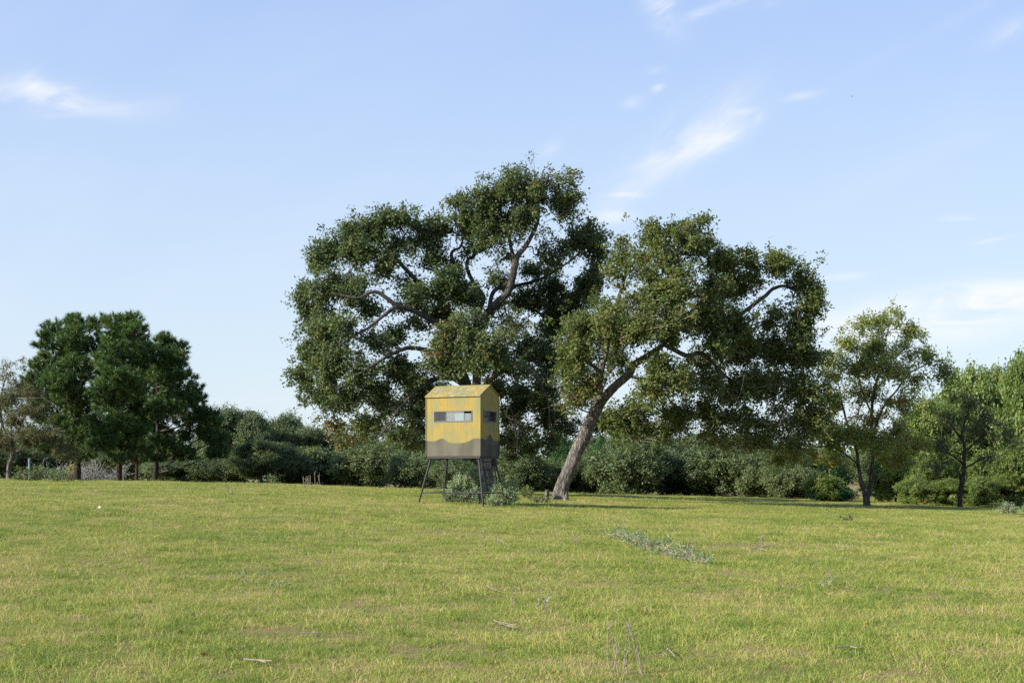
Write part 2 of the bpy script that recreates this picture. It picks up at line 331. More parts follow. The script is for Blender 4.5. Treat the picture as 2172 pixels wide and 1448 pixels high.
# ------------------------------------------------------------------ crowns
def ppm(Y): return F / Y
def make_crown(g, gt, cen, rad, nsp, per=22, ln=.13, wd=.07, spread=.15, bias=.5, tint0=None, centre=None, shell=.42, rough_=False, updir=.4):
    """leaf sprays in ellipsoids; returns nothing, adds leaves to g and twigs to gt"""
    for bi, (c, r, ns) in enumerate(zip(cen, rad, nsp)):
        ns = int(ns)
        if ns < 1: continue
        d = norm(rng.normal(0, 1, (ns, 3))); q = rng.uniform(0, 1, (ns, 1)) ** shell * rng.uniform(.85, 1.15, (ns, 1))
        sp = c + d * r * q
        if rough_:
            nv = np.array([mnoise.noise(Vector(p_ * 1.7)) + .5 * mnoise.noise(Vector(p_ * 4.1 + 7)) for p_ in sp])
            kk = (nv > -.07) | (rng.uniform(0, 1, ns) < .20); kk[:2] = True
            sp = sp + d * (np.clip(nv, -.4, .8) * .42 * np.mean(r))[:, None]; sp = sp[kk]; d = d[kk]; ns = len(sp)
            far_ = rng.uniform(0, 1, ns) < .10; sp[far_] += d[far_] * np.mean(r) * rng.uniform(.2, .7)
        nl = np.maximum(4, rng.poisson(per, ns)); idx = np.repeat(np.arange(ns), nl); M = len(idx)
        st = rng.uniform(0, 1, ns)
        # a spray is a small shoot: leaves sit along it
        sd_ = norm(d + rng.normal(0, .6, (ns, 3)) + [0, 0, .2]); k = rng.uniform(-.5, 1, (M, 1))
        P = sp[idx] + sd_[idx] * k * spread * 1.5 + rng.normal(0, spread * .55, (M, 3))
        nm = norm(d[idx] * bias + np.array([0, 0, updir]) + rng.normal(0, .6, (M, 3)))
        ax = norm(np.cross(nm, rng.normal(0, 1, (M, 3))) + sd_[idx] * .3)
        t0 = .5 if tint0 is None else tint0[bi]
        ti = np.clip(t0 + (st[idx] - .5) * .55 + rng.normal(0, .13, M), 0, 1)
        leaf_batch(g, P, ax, nm, ln * rng.uniform(.6, 1.25, M), wd * rng.uniform(.6, 1.25, M), ti)
        if gt is not None:
            A = c + (sp - c) * .12 + rng.normal(0, .05, (ns, 3))
            L_ = np.linalg.norm(sp - A, axis=1)
            twig_batch(gt, A, sp + sd_ * spread, .006 + .008 * L_, .003, .14, 3)

def skeleton_tree(name, label, cat_group, Y0, base, limbs, blobs, leafmat, barkmat, twigmat, depth, center, half, k=45, per=22, ln=.13, wd=.07, seed=1, trunk_sides=24, extra=None, dangles=()):
    """limbs: list of (points [(px,py,dY)], radii px start/end) ; first limb is the trunk. blobs: (px,py,rx,ry,[dY],[dens],[tint])"""
    global rng
    rng = np.random.default_rng(seed)
    b = P3(base[0], base[1], Y0); b[2] = float(zg(b[0], Y0))
    root = empty(name, b, label, 'tree', cat_group)
    nodes = []
    for li, (pts, rr) in enumerate(limbs):
        P = np.array([P3(p[0], p[1], Y0 + p[2]) for p in pts])
        if li == 0: P[0, 2] = b[2] - .15
        P = catmull(P, 7); n_ = len(P)
        if li > 0: rr = tuple(q * .86 for q in rr)
        rad = np.interp(np.linspace(0, 1, n_), np.linspace(0, 1, len(rr)), rr) / ppm(Y0)
        if li > 0:
            P = P + np.cumsum(rng.normal(0, .012, P.shape), 0) * np.linspace(0, 1, n_)[:, None]
        g = Geo(); tube(g, P, rad, trunk_sides if li == 0 else 10, .05 if li == 0 else .07, seed + li)
        me = g.mesh('trunk' if li == 0 else 'limb', BARK_LIT if li == 0 and seed == 11 else barkmat, True, b)
        link('trunk' if li == 0 else 'limb', me, root)
        nodes.append(np.column_stack([P, rad]) if li else np.column_stack([P, rad])[n_ // 2:])
    nodes = np.vstack(nodes)
    cen, rad, nsp, tint = [], [], [], []
    for bl in blobs:
        px, py, rx, ry = bl[:4]; dy = bl[4] if len(bl) > 4 else None; den = bl[5] if len(bl) > 5 else 1; ti = bl[6] if len(bl) > 6 else .42
        if dy is None:
            tt = min(1, math.hypot((px - center[0]) / half[0], (py - center[1]) / half[1]))
            dy = rng.uniform(-1, 1) * depth * math.sqrt(max(.05, 1 - tt * tt))
        Yb = Y0 + dy; c = P3(px, py, Yb); s = ppm(Yb)
        # break every lump into three to four smaller ones
        R = np.array([rx / s, (rx + ry) / 2 / s, ry / s])
        for j in range(6):
            off = norm(rng.normal(0, 1, 3)) * rng.uniform(.2, .85)
            r2 = R * rng.uniform(.32, .66)
            cen.append(c + off * R); rad.append(r2); nsp.append(k * 1.15 * np.pi * r2[0] * r2[2] * den * rng.uniform(.6, 1.4)); tint.append(ti + rng.normal(0, .09))
        # loose foliage on the outer shoots, hanging a little lower than the lump
        cen.append(c + np.array([0, 0, -.12]) * R); rad.append(R * 1.32); nsp.append(k * .42 * np.pi * R[0] * R[2] * den); tint.append(ti - .03)
    gl, gt, gb = Geo(), Geo(), Geo()
    make_crown(gl, gt, cen, rad, nsp, per, ln, wd, ln * 1.0, tint0=tint, rough_=True)
    A, B, ra, rb = [], [], [], []
    done = nodes.copy()
    order = np.argsort([np.min(np.linalg.norm(nodes[:, :3] - c, axis=1)) for c in cen])
    for ci in order:
        c = cen[ci]; dd = np.linalg.norm(done[:, :3] - c, axis=1); jn = np.argmin(dd + np.maximum(0, done[:, 2] - c[2]) * .4)
        p = done[jn, :3]; L_ = dd[jn]
        r0 = min(done[jn, 3] * .6, .02 + .016 * L_); r1 = max(.010, r0 * .35)
        A.append(p); B.append(c); ra.append(r0); rb.append(r1)
        for f in (.35, .7, 1): done = np.vstack([done, [*(p + (c - p) * f), r0 + (r1 - r0) * f]])
    A, B, ra, rb = map(np.array, (A, B, ra, rb))
    for k2 in range(len(A)):
        L_ = np.linalg.norm(B[k2] - A[k2]); mid = [A[k2] + (B[k2] - A[k2]) * f + rng.normal(0, .09, 3) * L_ for f in (.33, .66)]
        P = catmull(np.array([A[k2], *mid, B[k2]]), 4); tube(gb, P, np.linspace(ra[k2], rb[k2], len(P)), 5)
    if dangles:
        for (x0, y0, x1, y1, dy, r) in dangles:
            a = P3(x0, y0, Y0 + dy); e = P3(x1, y1, Y0 + dy)
            L_ = np.linalg.norm(e - a); P = catmull(np.array([a, a + (e - a) * .33 + rng.normal(0, .2, 3) * L_, a + (e - a) * .66 + rng.normal(0, .2, 3) * L_, e]), 5)
            tube(gb, P, np.linspace(r * .8, r * .3, len(P)), 5)
            for q in range(8):
                f = rng.uniform(.3, 1); p0 = a + (e - a) * f; tube(gb, [p0, p0 + rng.normal(0, .25, 3) * L_ * .5], [r * .4, r * .15], 4)
    link('branches', gb.mesh('branches', barkmat, True, b), root, kind='stuff')
    link('twigs', gt.mesh('twigs', twigmat, False, b), root, kind='stuff')
    link('crown', gl.mesh('crown', leafmat, False, b), root, kind='stuff')
    if extra: extra(root, b)
    return root

# main oak --------------------------------------------------------------
main_limbs = [
 ([(1037, 1052, 0), (1027, 980, 0), (1016, 900, 0), (1011, 860, .0)], (17, 15, 15, 14)),
 ([(1012, 868, 0), (1012, 800, 0), (1014, 745, -.2), (1022, 695, -.4), (1040, 657, -.6), (1077, 620, -.8), (1089, 572, -.9), (1094, 548, -.9), (1112, 527, -.9), (1135, 480, -1), (1140, 428, -1), (1160, 380, -1)], (11, 10, 9, 9, 8, 6, 4, 2)),
 ([(1094, 550, -.9), (1084, 530, -.8), (1078, 505, -.8), (1062, 460, -.6), (1050, 410, -.6)], (5, 4, 2)),
 ([(1010, 872, 0), (988, 805, .3), (968, 760, .6), (960, 720, .6), (950, 670, .5), (942, 615, .4), (938, 577, .3), (955, 560, .2), (959, 537, .2), (978, 524, .2), (985, 480, .2)], (11, 10, 8, 6, 4, 2)),
 ([(975, 775, .5), (955, 715, -.6), (921, 683, -1.4), (880, 660, -2), (845, 652, -2.5), (800, 622, -2.8), (760, 634, -3), (710, 625, -3)], (8, 7.5, 7, 6, 5, 3, 1.5)),
 ([(845, 652, -2.5), (828, 656, -2.7), (784, 692, -3.0), (745, 712, -3.2), (711, 738, -3.4)], (5, 4, 3, 1.5)),
 ([(945, 640, .4), (915, 625, .2), (883, 592, 0), (856, 563, -.2), (830, 540, -.4), (800, 500, -.6), (770, 480, -.6)], (6.5, 6, 5.5, 4.5, 3, 1.5)),
 ([(1015, 735, 0), (1010, 680, 1), (1026, 632, 1.4), (1008, 606, 1.5), (994, 575, 1.6), (996, 552, 1.6), (1012, 540, 1.6), (1003, 505, 1.6), (1000, 470, 1.4)], (7, 6, 5, 4, 2)),
 ([(1018, 710, 0), (1040, 660, 1.5), (1080, 640, 2.5), (1120, 652, 3.2), (1156, 676, 3.6), (1190, 720, 3.8)], (7, 6, 5, 3, 2)),
 ([(1035, 668, .8), (1050, 615, 1.6), (1100, 605, 2.4), (1150, 590, 2.6), (1200, 560, 2.4), (1250, 520, 2)], (6, 5, 4, 3, 2)),
 ([(1012, 830, 0), (1060, 790, -.6), (1100, 775, -1.2), (1140, 800, -1.6), (1160, 850, -1.8), (1165, 900, -1.8)], (7, 6, 5, 3, 1.5)),
 ([(985, 800, .3), (940, 755, -1), (918, 746, -1.8), (870, 738, -2.6), (835, 750, -3), (800, 770, -3.4), (750, 800, -3.6), (700, 830, -3.6)], (7, 6, 5, 4, 3, 1.5)),
 ([(990, 810, .3), (930, 800, 1), (880, 830, 1.8), (830, 870, 2.2), (780, 900, 2.4), (730, 905, 2.4)], (6, 5, 4, 3, 1.5)),
 ([(988, 820, .3), (950, 800, -1.2), (900, 815, -2.2), (860, 850, -3), (830, 890, -3.2), (800, 930, -3.2)], (5, 4, 3, 2, 1.2)),
]
B_ = None
main_blobs = [
 (1185, 388, 40, 40, -.9, .62, .55), (1140, 405, 38, 40, -.8, .8, .5), (1198, 440, 40, 45, -.6, .6, .55), (1082, 395, 45, 36, -.8), (1040, 430, 45, 42, -.6), (1095, 450, 45, 42, -1), (980, 425, 38, 18, -.3, .8), (1003, 470, 45, 35, 0), (1060, 490, 52, 32, -.6),
 (1250, 500, 38, 42, 1, .8), (1205, 515, 42, 32, .6, .8), (1268, 560, 26, 48, 1.5, .7), (1240, 610, 40, 34, 1.5, .85), (1170, 545, 35, 28, 0, .6), (935, 482, 42, 32, .3), (905, 520, 38, 30, 0), (843, 462, 40, 20, -.6, .9), (878, 478, 30, 18, .5, .8), (800, 488, 42, 34, -.6),
 (755, 495, 36, 32, -.5), (855, 520, 40, 32, -.3), (700, 528, 42, 24, -.6, .9), (678, 560, 26, 32, -.6), (755, 548, 46, 38, -.8), (815, 560, 38, 30, -1), (700, 610, 46, 42, -1.5), (662, 655, 36, 34, -1), (750, 610, 40, 30, -2.2), (690, 700, 48, 42, -2), (655, 755, 34, 48, -1), (740, 690, 36, 30, -3.2, .8),
 (710, 775, 52, 42, -2.6), (642, 800, 28, 28, -1), (690, 835, 40, 30, -1.5), (770, 790, 45, 38, -3), (800, 730, 38, 26, -2.5, .65), (845, 780, 42, 34, -2, .8), (815, 850, 50, 36, -2.4, .9), (740, 850, 50, 30, -2, .9), (700, 905, 45, 18, -1, .4, .85), (760, 905, 55, 26, 1, .7, .8), (840, 915, 45, 26, -2, .7, .7), (870, 870, 40, 36, 1), (885, 815, 40, 36, 1.6), (640, 630, 20, 26, -1, .7),
 (950, 600, 50, 32, -1.2), (905, 630, 42, 26, -1.4), (985, 625, 46, 28, -.8), (880, 690, 40, 24, 0, .6), (930, 665, 40, 22, 1, .9), (985, 690, 48, 30, -3.5, .9, .65), (955, 725, 50, 34, -3.8, .9, .7), (1035, 735, 50, 34, -4, .9, .65), (1010, 775, 46, 24, -3.8, .9, .6), (1085, 690, 40, 32, -1, .7), (1080, 775, 42, 32, -2.5, .9), (1060, 820, 38, 26, 2, .9),
 (930, 780, 45, 34, -2.6, .9), (1120, 740, 42, 38, 1.5), (1160, 770, 45, 44, 2.4), (1180, 690, 40, 40, 3), (1125, 640, 42, 30, 3), (1172, 620, 40, 36, 2.8), (1140, 575, 38, 26, 2.4, .8), (1205, 655, 34, 40, 2.4), (1150, 830, 48, 42, 1.2), (1105, 850, 36, 40, 2.5), (1170, 880, 45, 36, 2), (1120, 915, 36, 22, 0, .7, .75), (1080, 880, 26, 32, 2, .8, .65), (930, 850, 36, 34, 2.5, .9), (1060, 600, 34, 20, 2.2, .6), (1020, 520, 35, 14, 1.2, .5), (960, 560, 30, 12, .5, .4), (890, 900, 30, 30, 1.5, .8, .7), (1030, 660, 34, 24, 2.5, .6), (1052, 588, 26, 20, -.6, .5), (990, 535, 26, 14, .5, .5), (925, 555, 34, 16, .2, .6), (868, 600, 36, 24, 0, .6), (830, 705, 40, 24, -1, .7), (785, 662, 32, 24, -1.5, .7), (868, 655, 34, 16, 0, .5), (1075, 545, 24, 18, .5, .35), (720, 930, 40, 18, .5, .4, .85), (1085, 935, 34, 24, 1, .8, .7), (1125, 955, 34, 20, 1, .6, .7), (1160, 935, 34, 24, 1.5, .8, .6), (1085, 975, 18, 14, 1, .4, .75), (870, 940, 36, 22, -1, .5, .75), (1250, 700, 30, 40, 3, .8), (1220, 760, 36, 40, 3.4), (1240, 830, 36, 36, 3.4, .8), (1200, 910, 40, 24, 2.5, .7, .6), (1280, 900, 40, 24, 3, .6, .5),
]
skeleton_tree('oak_tree', 'tall spreading oak standing right behind the yellow hunting blind', 'big oaks in the middle of the field', 58.0, (1037, 1052), main_limbs, main_blobs, OAK_LEAF, BARK_GREY, TWIG_DARK, 4.2, (950, 650), (330, 300), k=68, per=18, ln=.140, wd=.074, seed=11,
    dangles=[(700, 860, 660, 880, -1, .012), (720, 890, 640, 905, -1, .012), (760, 900, 690, 950, -1, .016), (800, 920, 735, 960, -2, .016), (840, 920, 800, 985, -2, .014), (1085, 850, 1092, 920, -4, .02), (1092, 918, 1100, 965, -4, .014), (1098, 962, 1118, 990, -4, .008), (820, 600, 790, 590, -2, .012), (790, 700, 770, 760, -4, .012), (860, 870, 880, 960, -2, .012), (730, 500, 690, 490, -.6, .012)])

# leaning oak --------------------------------------------------------------
lean_limbs = [
 ([(1188, 1054, 0), (1191, 1036, 0), (1208, 994, -.05), (1224, 953, -.1), (1238, 928, -.12), (1252, 893, -.15), (1267, 862, -.2), (1282, 838, -.25)], (21, 15.5, 14, 14, 14.5, 13.5, 13, 12)),
 ([(1278, 848, -.25), (1302, 822, -.4), (1333, 794, -.6), (1346, 772, -.8), (1375, 752, -1), (1405, 728, -1), (1440, 690, -.6), (1480, 640, 0), (1530, 600, .4), (1560, 570, .4)], (11.5, 10, 9, 7.5, 5.5, 4.5, 3.5, 2.5)),
 ([(1274, 855, -.2), (1272, 815, .1), (1276, 785, .3), (1285, 750, .4), (1290, 700, .3), (1310, 640, .2), (1325, 580, 0), (1330, 530, 0)], (9, 8, 7, 6, 4, 2)),
 ([(1405, 728, -1), (1430, 742, -.9), (1458, 754, -.8), (1488, 749, -.5), (1512, 766, -.2), (1545, 800, .2), (1590, 840, .6)], (6, 6, 5.5, 5, 4, 2)),
 ([(1440, 690, -.6), (1500, 690, .5), (1560, 670, 1), (1617, 625, 1), (1637, 606, 1), (1668, 602, .9), (1690, 625, .8), (1700, 660, .8)], (6, 5, 5, 4, 3, 2)),
 ([(1333, 794, -.6), (1350, 802, .2), (1380, 808, .8), (1420, 850, 1.2), (1450, 890, 1.4)], (4, 3, 2.5, 1.2)),
 ([(1405, 728, -1), (1430, 640, -1.6), (1440, 580, -1.4), (1440, 520, -1)], (6, 5, 4, 2)),
 ([(1276, 790, .3), (1240, 760, -.8), (1225, 730, -1.4), (1215, 700, -1.6)], (4.5, 4, 3, 1.5)),
 ([(1540, 690, .8), (1600, 720, .8), (1650, 760, .8), (1690, 820, .8)], (4, 3.5, 3, 1.5)),
]
lean_blobs = [
 (1322, 535, 26, 38, 0, .75, .6), (1310, 585, 22, 26, 0, .6, .65), (1385, 508, 38, 34, -.6), (1440, 490, 44, 32, -.8), (1490, 470, 24, 14, -.6, .7), (1480, 525, 46, 34, -.5), (1420, 550, 56, 38, -1), (1365, 570, 42, 34, -.8), (1532, 560, 40, 32, 0), (1598, 555, 40, 26, .4), (1655, 562, 44, 26, .6), (1705, 600, 36, 36, .5), (1728, 645, 24, 30, .4), (1570, 610, 40, 32, .6),
 (1505, 610, 52, 38, -.4), (1435, 615, 54, 38, -1.6, 1, .5), (1370, 635, 50, 38, -1.6, 1, .52), (1310, 665, 45, 34, -1.2, 1, .55), (1240, 688, 44, 30, -1.4, .9, .6), (1222, 725, 38, 36, -1.6, 1, .6), (1290, 715, 52, 42, -1.8, 1, .52), (1355, 695, 56, 40, -2, 1, .52), (1425, 680, 54, 40, -2, 1, .5), (1495, 680, 52, 42, -1), (1560, 690, 48, 42, 0), (1640, 680, 34, 34, .8), (1700, 690, 40, 45, .8),
 (1698, 750, 42, 42, .8), (1640, 745, 46, 42, .8), (1580, 755, 46, 38, .4), (1520, 735, 44, 34, -.8), (1226, 775, 34, 34, -1.4, 1, .6), (1245, 815, 38, 28, -1.2, .8, .68), (1215, 845, 34, 30, -1, .5, .8), (1310, 765, 34, 30, 1.5, .9), (1395, 785, 44, 30, -2, 1, .5), (1440, 805, 44, 34, -2, .9, .5), (1385, 835, 44, 26, -2, .8, .5), (1490, 810, 46, 34, -.6, .9), (1550, 820, 46, 36, .2),
 (1615, 820, 50, 40, .4), (1685, 815, 48, 42, .6), (1735, 835, 34, 30, .6), (1440, 880, 52, 30, 1, .85), (1330, 880, 42, 30, 2, .95, .35), (1510, 880, 50, 32, .5, .9), (1580, 890, 52, 32, .4, .75), (1650, 890, 50, 32, .4, .8), (1350, 925, 48, 26, 2, .8, .35), (1420, 925, 50, 24, 2, .7, .35), (1290, 880, 26, 22, 2, .5), (1710, 885, 44, 30, .6, .85), (1520, 935, 54, 20, .6, .65, .5), (1610, 940, 58, 22, .6, .75, .6), (1690, 935, 54, 24, .4, .8, .6), (1740, 890, 34, 30, .4, .8, .6), (1480, 765, 40, 26, 1.2, .8), (1270, 640, 20, 18, .6, .4),
]
def lean_extra(root, b):
    g = Geo()
    for k in range(4):
        a0 = np.array([(-.22 + .13 * k), -.24 - .05 * (k % 2), -.1]); P = catmull(np.array([a0, a0 + [.0, .02, .2], a0 + [.05, .10, .42]]), 4)
        tube(g, P + b, np.array([.11, .12, .115, .105, .09, .075, .06, .05, .04]), 8, .15, 70 + k)
    link('root_burl', g.mesh('root_burl', BARK_PALE, True, b), root)
skeleton_tree('oak_tree', 'leaning oak with a thick pale trunk tilting to the right, right of the blind', 'big oaks in the middle of the field', 52.0, (1189, 1054), lean_limbs, lean_blobs, OAK_LEAF2, BARK_PALE, TWIG_PALE, 3.4, (1470, 720), (290, 260), k=76, per=18, ln=.132, wd=.07, seed=23, extra=lean_extra,
    dangles=[(1215, 790, 1165, 800, -1.4, .012), (1225, 830, 1170, 850, -1.3, .013), (1220, 860, 1180, 895, -1, .013), (1235, 850, 1195, 910, -1, .012), (1250, 850, 1215, 900, -1, .012), (1205, 870, 1150, 870, -1, .01), (1520, 780, 1545, 900, -1, .014), (1580, 790, 1560, 900, -1, .012), (1640, 860, 1590, 950, -.6, .014), (1700, 870, 1640, 960, -.4, .014), (1250, 880, 1240, 925, -.6, .012), (1340, 850, 1370, 900, -1.6, .014), (1480, 900, 1430, 960, -.5, .01), (1620, 920, 1625, 990, -.5, .01)])

# yellowing two stemmed tree --------------------------------------------------------------
pecan_limbs = [
 ([(1840, 1072, 0), (1838, 1058, 0), (1837, 1046, 0)], (10, 8.5, 8.5)),
 ([(1836, 1052, 0), (1826, 1015, -.1), (1822, 985, -.1), (1818, 950, -.2), (1800, 900, -.3), (1790, 850, -.4), (1785, 800, -.4)], (6, 5, 4.5, 4, 2.5, 1.2)),
 ([(1841, 1056, 0), (1848, 1010, .1), (1850, 965, .1), (1848, 910, .1), (1852, 850, .1), (1865, 790, .1), (1875, 740, .1), (1885, 690, .1)], (6, 5, 4.5, 4, 2.5, 1.2)),
 ([(1849, 930, .1), (1870, 870, -.5), (1900, 830, -.8), (1930, 790, -1), (1970, 770, -1)], (5, 4, 2.5, 1.5)),
 ([(1822, 985, -.1), (1770, 950, -.6), (1720, 950, -1), (1670, 970, -1)], (4, 3, 2, 1)),
 ([(1849, 940, .1), (1900, 920, .6), (1950, 930, 1)], (4, 3, 1.5)),
 ([(1850, 880, .1), (1825, 820, .6), (1815, 760, .8), (1820, 710, .8)], (4, 3, 1.5)),
 ([(1860, 810, .1), (1830, 770, -1), (1790, 740, -1.4)], (3, 2, 1)),
]
pecan_blobs = [(1885, 683, 36, 24, 0, .9, .4), (1835, 690, 32, 20, 0, .7, .4), (1930, 700, 26, 22, 0, .7), (1795, 725, 36, 22, 0, .6), (1860, 735, 46, 32, -.6, .9, .5), (1915, 745, 34, 28, .6, .6), (1972, 760, 26, 30, 0, .7), (2003, 785, 20, 26, 0, .8, .3), (1760, 760, 28, 22, 0, .5), (1815, 775, 42, 30, -.6, .8, .6), (1880, 790, 46, 30, -1, .8, .6), (1940, 805, 32, 24, .6, .6), (1765, 800, 32, 24, 0, .5, .6),
 (1835, 830, 46, 26, .6, .55, .7), (1905, 850, 40, 26, 0, .55, .6), (1780, 850, 34, 26, .4, .6, .6), (1850, 885, 45, 24, 0, .6, .85), (1820, 920, 46, 28, -1, .9, .6), (1880, 930, 50, 30, -.6, .9, .6), (1940, 940, 44, 24, .6, .9, .4), (1760, 930, 44, 28, -.8, .9, .6), (1700, 955, 46, 26, -1, .8, .65), (1655, 975, 36, 18, -1, .5, .65), (1755, 975, 40, 20, .6, .7, .55), (1900, 975, 46, 20, .6, .6, .5)]
skeleton_tree('pecan_tree', 'airy tree with yellowing leaves and two stems joined at the base, right of the oaks', None, 56.0, (1840, 1070), [(a_, tuple(q * (.85 if i_ < 3 else .65) for q in b_)) for i_, (a_, b_) in enumerate(pecan_limbs)], pecan_blobs, PECAN_LEAF, BARK_GREY, TWIG_PALE, 2.4, (1850, 820), (170, 150), k=62, per=18, ln=.13, wd=.06, seed=31, trunk_sides=16)
small_limbs = [
 ([(2037, 1076, 0), (2036, 1050, 0), (2043, 1010, 0), (2045, 980, 0)], (6, 5, 4.5)),
 ([(2045, 990, 0), (2046, 950, 0), (2040, 920, 0), (2048, 880, 0), (2060, 850, 0)], (4.5, 4, 2.5, 1)),
 ([(2045, 985, 0), (2020, 965, -.3), (1990, 950, -.5)], (3, 2, 1)), ([(2046, 960, 0), (2075, 930, .3), (2100, 900, .3)], (3, 2, 1)), ([(2044, 940, 0), (2025, 910, .3), (2005, 880, .3)], (2.5, 2, 1)), ([(2046, 992, 0), (2080, 975, -.3), (2110, 965, -.5)], (2.5, 2, 1))]
small_blobs = [(2050, 860, 40, 30, 0, .5), (2010, 885, 38, 28, .2, .5), (2090, 890, 40, 34, .2, .6), (2125, 925, 38, 30, .2, .6, .3), (1990, 945, 36, 26, -.4, .6, .2), (2050, 915, 40, 22, .4, .4), (2100, 970, 40, 22, -.4, .5, .2), (1985, 990, 34, 26, -.3, .6, .1), (2030, 840, 26, 20, 0, .4)]
skeleton_tree('young_tree', 'small feathery tree with one thin dark crooked stem near the right edge', None, 58.0, (2037, 1076), small_limbs, small_blobs, FEATHER_LEAF, BARK_DARK, TWIG_DARK, 1.6, (2050, 920), (100, 100), k=60, per=22, ln=.09, wd=.03, seed=37, trunk_sides=10)
olive_limbs = [
 ([(18, 1012, 0), (20, 985, 0), (27, 965, 0), (22, 940, 0)], (5.5, 5, 4.5)), ([(22, 945, 0), (5, 900, 0), (0, 850, 0), (15, 790, 0)], (4, 3, 1.2)), ([(24, 950, 0), (45, 900, .3), (60, 850, .3), (50, 800, .3)], (3.5, 2.5, 1)), ([(22, 940, 0), (25, 880, -.4), (20, 820, -.4)], (3, 2, 1)), ([(24, 950, 0), (-30, 900, .4), (-50, 850, .4)], (3, 2, 1)), ([(26, 962, 0), (70, 940, -.4), (110, 925, -.5)], (3, 2, 1))]
olive_blobs = [(20, 790, 26, 34, 0, .22, .4), (50, 780, 20, 22, 0, .15, .4), (15, 840, 40, 30, 0, .8), (60, 830, 32, 26, 0, .7, .4), (30, 890, 45, 34, -.5, 1, .35), (80, 875, 34, 30, 0, .8), (0, 930, 36, 26, 0, .9), (70, 925, 40, 28, -.4, 1, .3), (110, 930, 34, 28, -.3, 1, .3), (-40, 860, 40, 40, 0, .8), (-40, 920, 36, 30, 0, .8), (130, 960, 30, 18, -.3, .7, .3)]
skeleton_tree('olive_grey_tree', 'thin grey olive tree with a pale curved trunk at the left edge', None, 66.0, (18, 1014), olive_limbs, olive_blobs, GREY_LEAF, BARK_PALE, TWIG_PALE, 2.4, (30, 860), (110, 110), k=60, per=24, ln=.11, wd=.04, seed=41, trunk_sides=10)

# ------------------------------------------------------------------ pines
def pine(label, px, Y0, top, trunk_r, blobs, seed, lean=0):
    global rng
    rng = np.random.default_rng(seed)
    b = P3(px, 1020, Y0); b[2] = float(zg(b[0], Y0)); s = ppm(Y0)
    root = empty('pine_tree', b, label, 'tree', 'pine trees on the left of the field')
    tp = P3(px + lean, top, Y0)
    P = catmull(np.array([b - [0, 0, .15], b + (tp - b) * .3 + [.05, 0, 0], b + (tp - b) * .65 - [.08, 0, 0], tp]), 8)
    g = Geo(); tube(g, P, np.linspace(trunk_r, .03, len(P)), 12, .05, seed); link('trunk', g.mesh('trunk', BARK_DARK, True, b), root)
    gb, gn = Geo(), Geo()
    ys_ = [q[1] for q in blobs]; fill = []
    for q in range(16):
        yy_ = np.interp(q / 15, [0, 1], [top + 14, 955]); wq = max([q2[2] for q2 in blobs]) * .75
        nr = [q2 for q2 in blobs if abs(q2[1] - yy_) < 40] or blobs; xc = np.mean([q2[0] for q2 in nr])
        fill.append((px + lean * (1 - q / 15) + rng.normal(0, 12) * (q > 1) + (xc - px) * .4, yy_, wq * (.45 + .55 * min(1, q / 4)), 20, rng.choice([-1, 1]) * rng.uniform(.4, 1.6), .8))
    fill += [(px - 50, 950, 36, 14, .4, .8), (px + 46, 952, 36, 14, -.4, .8), (px, 968, 40, 12, -.8, .7)]
    for bl in list(blobs) + fill:
        x, y, rx, ry = bl[:4]; dy = bl[4] if len(bl) > 4 else rng.uniform(-2, 2); den = bl[5] if len(bl) > 5 else 1
        c = P3(x, y, Y0 + dy); R = np.array([rx, (rx + ry) / 2, ry]) / s
        zt = np.clip((c[2] - .25 * abs(c[0] - b[0]) - b[2]) / (tp[2] - b[2]), .12, .97)
        p0 = P[int(zt * (len(P) - 1))]
        mid = p0 + (c - p0) * .5 + [0, 0, -.15]
        Q = catmull(np.array([p0, mid, c]), 4); tube(gb, Q, np.linspace(.055, .02, len(Q)), 5)
        n = max(8, int(44 * np.pi * R[0] * R[2] * den)); d = norm(rng.normal(0, 1, (n, 3)) + [0, -.1, .15]); q = rng.uniform(0, 1, (n, 1)) ** .4
        tp_ = c + d * R * q
        twig_batch(gb, np.repeat(c[None], n, 0) + rng.normal(0, .1, (n, 3)), tp_, .014, .009, .12, 4)
        dr = norm(d * .8 + [0, 0, .75] + rng.normal(0, .25, (n, 3)))
        per = 60; idx = np.repeat(np.arange(n), per); M = len(idx)
        a = rng.uniform(-.16, .12, (M, 1)); base = tp_[idx] + dr[idx] * a
        nd = norm(dr[idx] * rng.uniform(.3, 1.2, (M, 1)) + norm(rng.normal(0, 1, (M, 3))) * .8)
        ln = rng.uniform(.16, .30, (M, 1)); sd_ = norm(np.cross(nd, rng.normal(0, 1, (M, 3)))) * .016
        V = np.stack([base - sd_, base + sd_, base + nd * ln], 1).reshape(-1, 3)
        st = rng.uniform(.15, .8, n)
        gn.add(V, np.arange(M * 3).reshape(-1, 3), np.repeat(np.clip(st[idx] + rng.normal(0, .12, M), 0, 1), 3))
    link('branches', gb.mesh('branches', TWIG_DARK, True, b), root, kind='stuff')
    link('needles', gn.mesh('needles', PINE_LEAF, False, b), root, kind='stuff')
pine('broad pine with the thickest trunk, leftmost in the pine group', 163, 74, 672, .20,
 [(165, 685, 30, 22), (210, 690, 26, 20), (120, 700, 32, 22), (95, 722, 26, 20), (150, 730, 40, 26), (205, 735, 34, 26), (110, 765, 36, 24), (160, 780, 40, 26, -1.6), (210, 790, 36, 28), (80, 780, 22, 18), (75, 805, 30, 18), (120, 810, 38, 26, -2), (60, 825, 26, 16), (100, 850, 40, 26), (150, 840, 40, 26, -1.6), (200, 850, 40, 26), (70, 870, 30, 20), (120, 890, 42, 24), (170, 900, 42, 24), (90, 930, 40, 20), (140, 945, 40, 18, None or 0.5, .8), (180, 955, 34, 14, 0, .7)], 51)
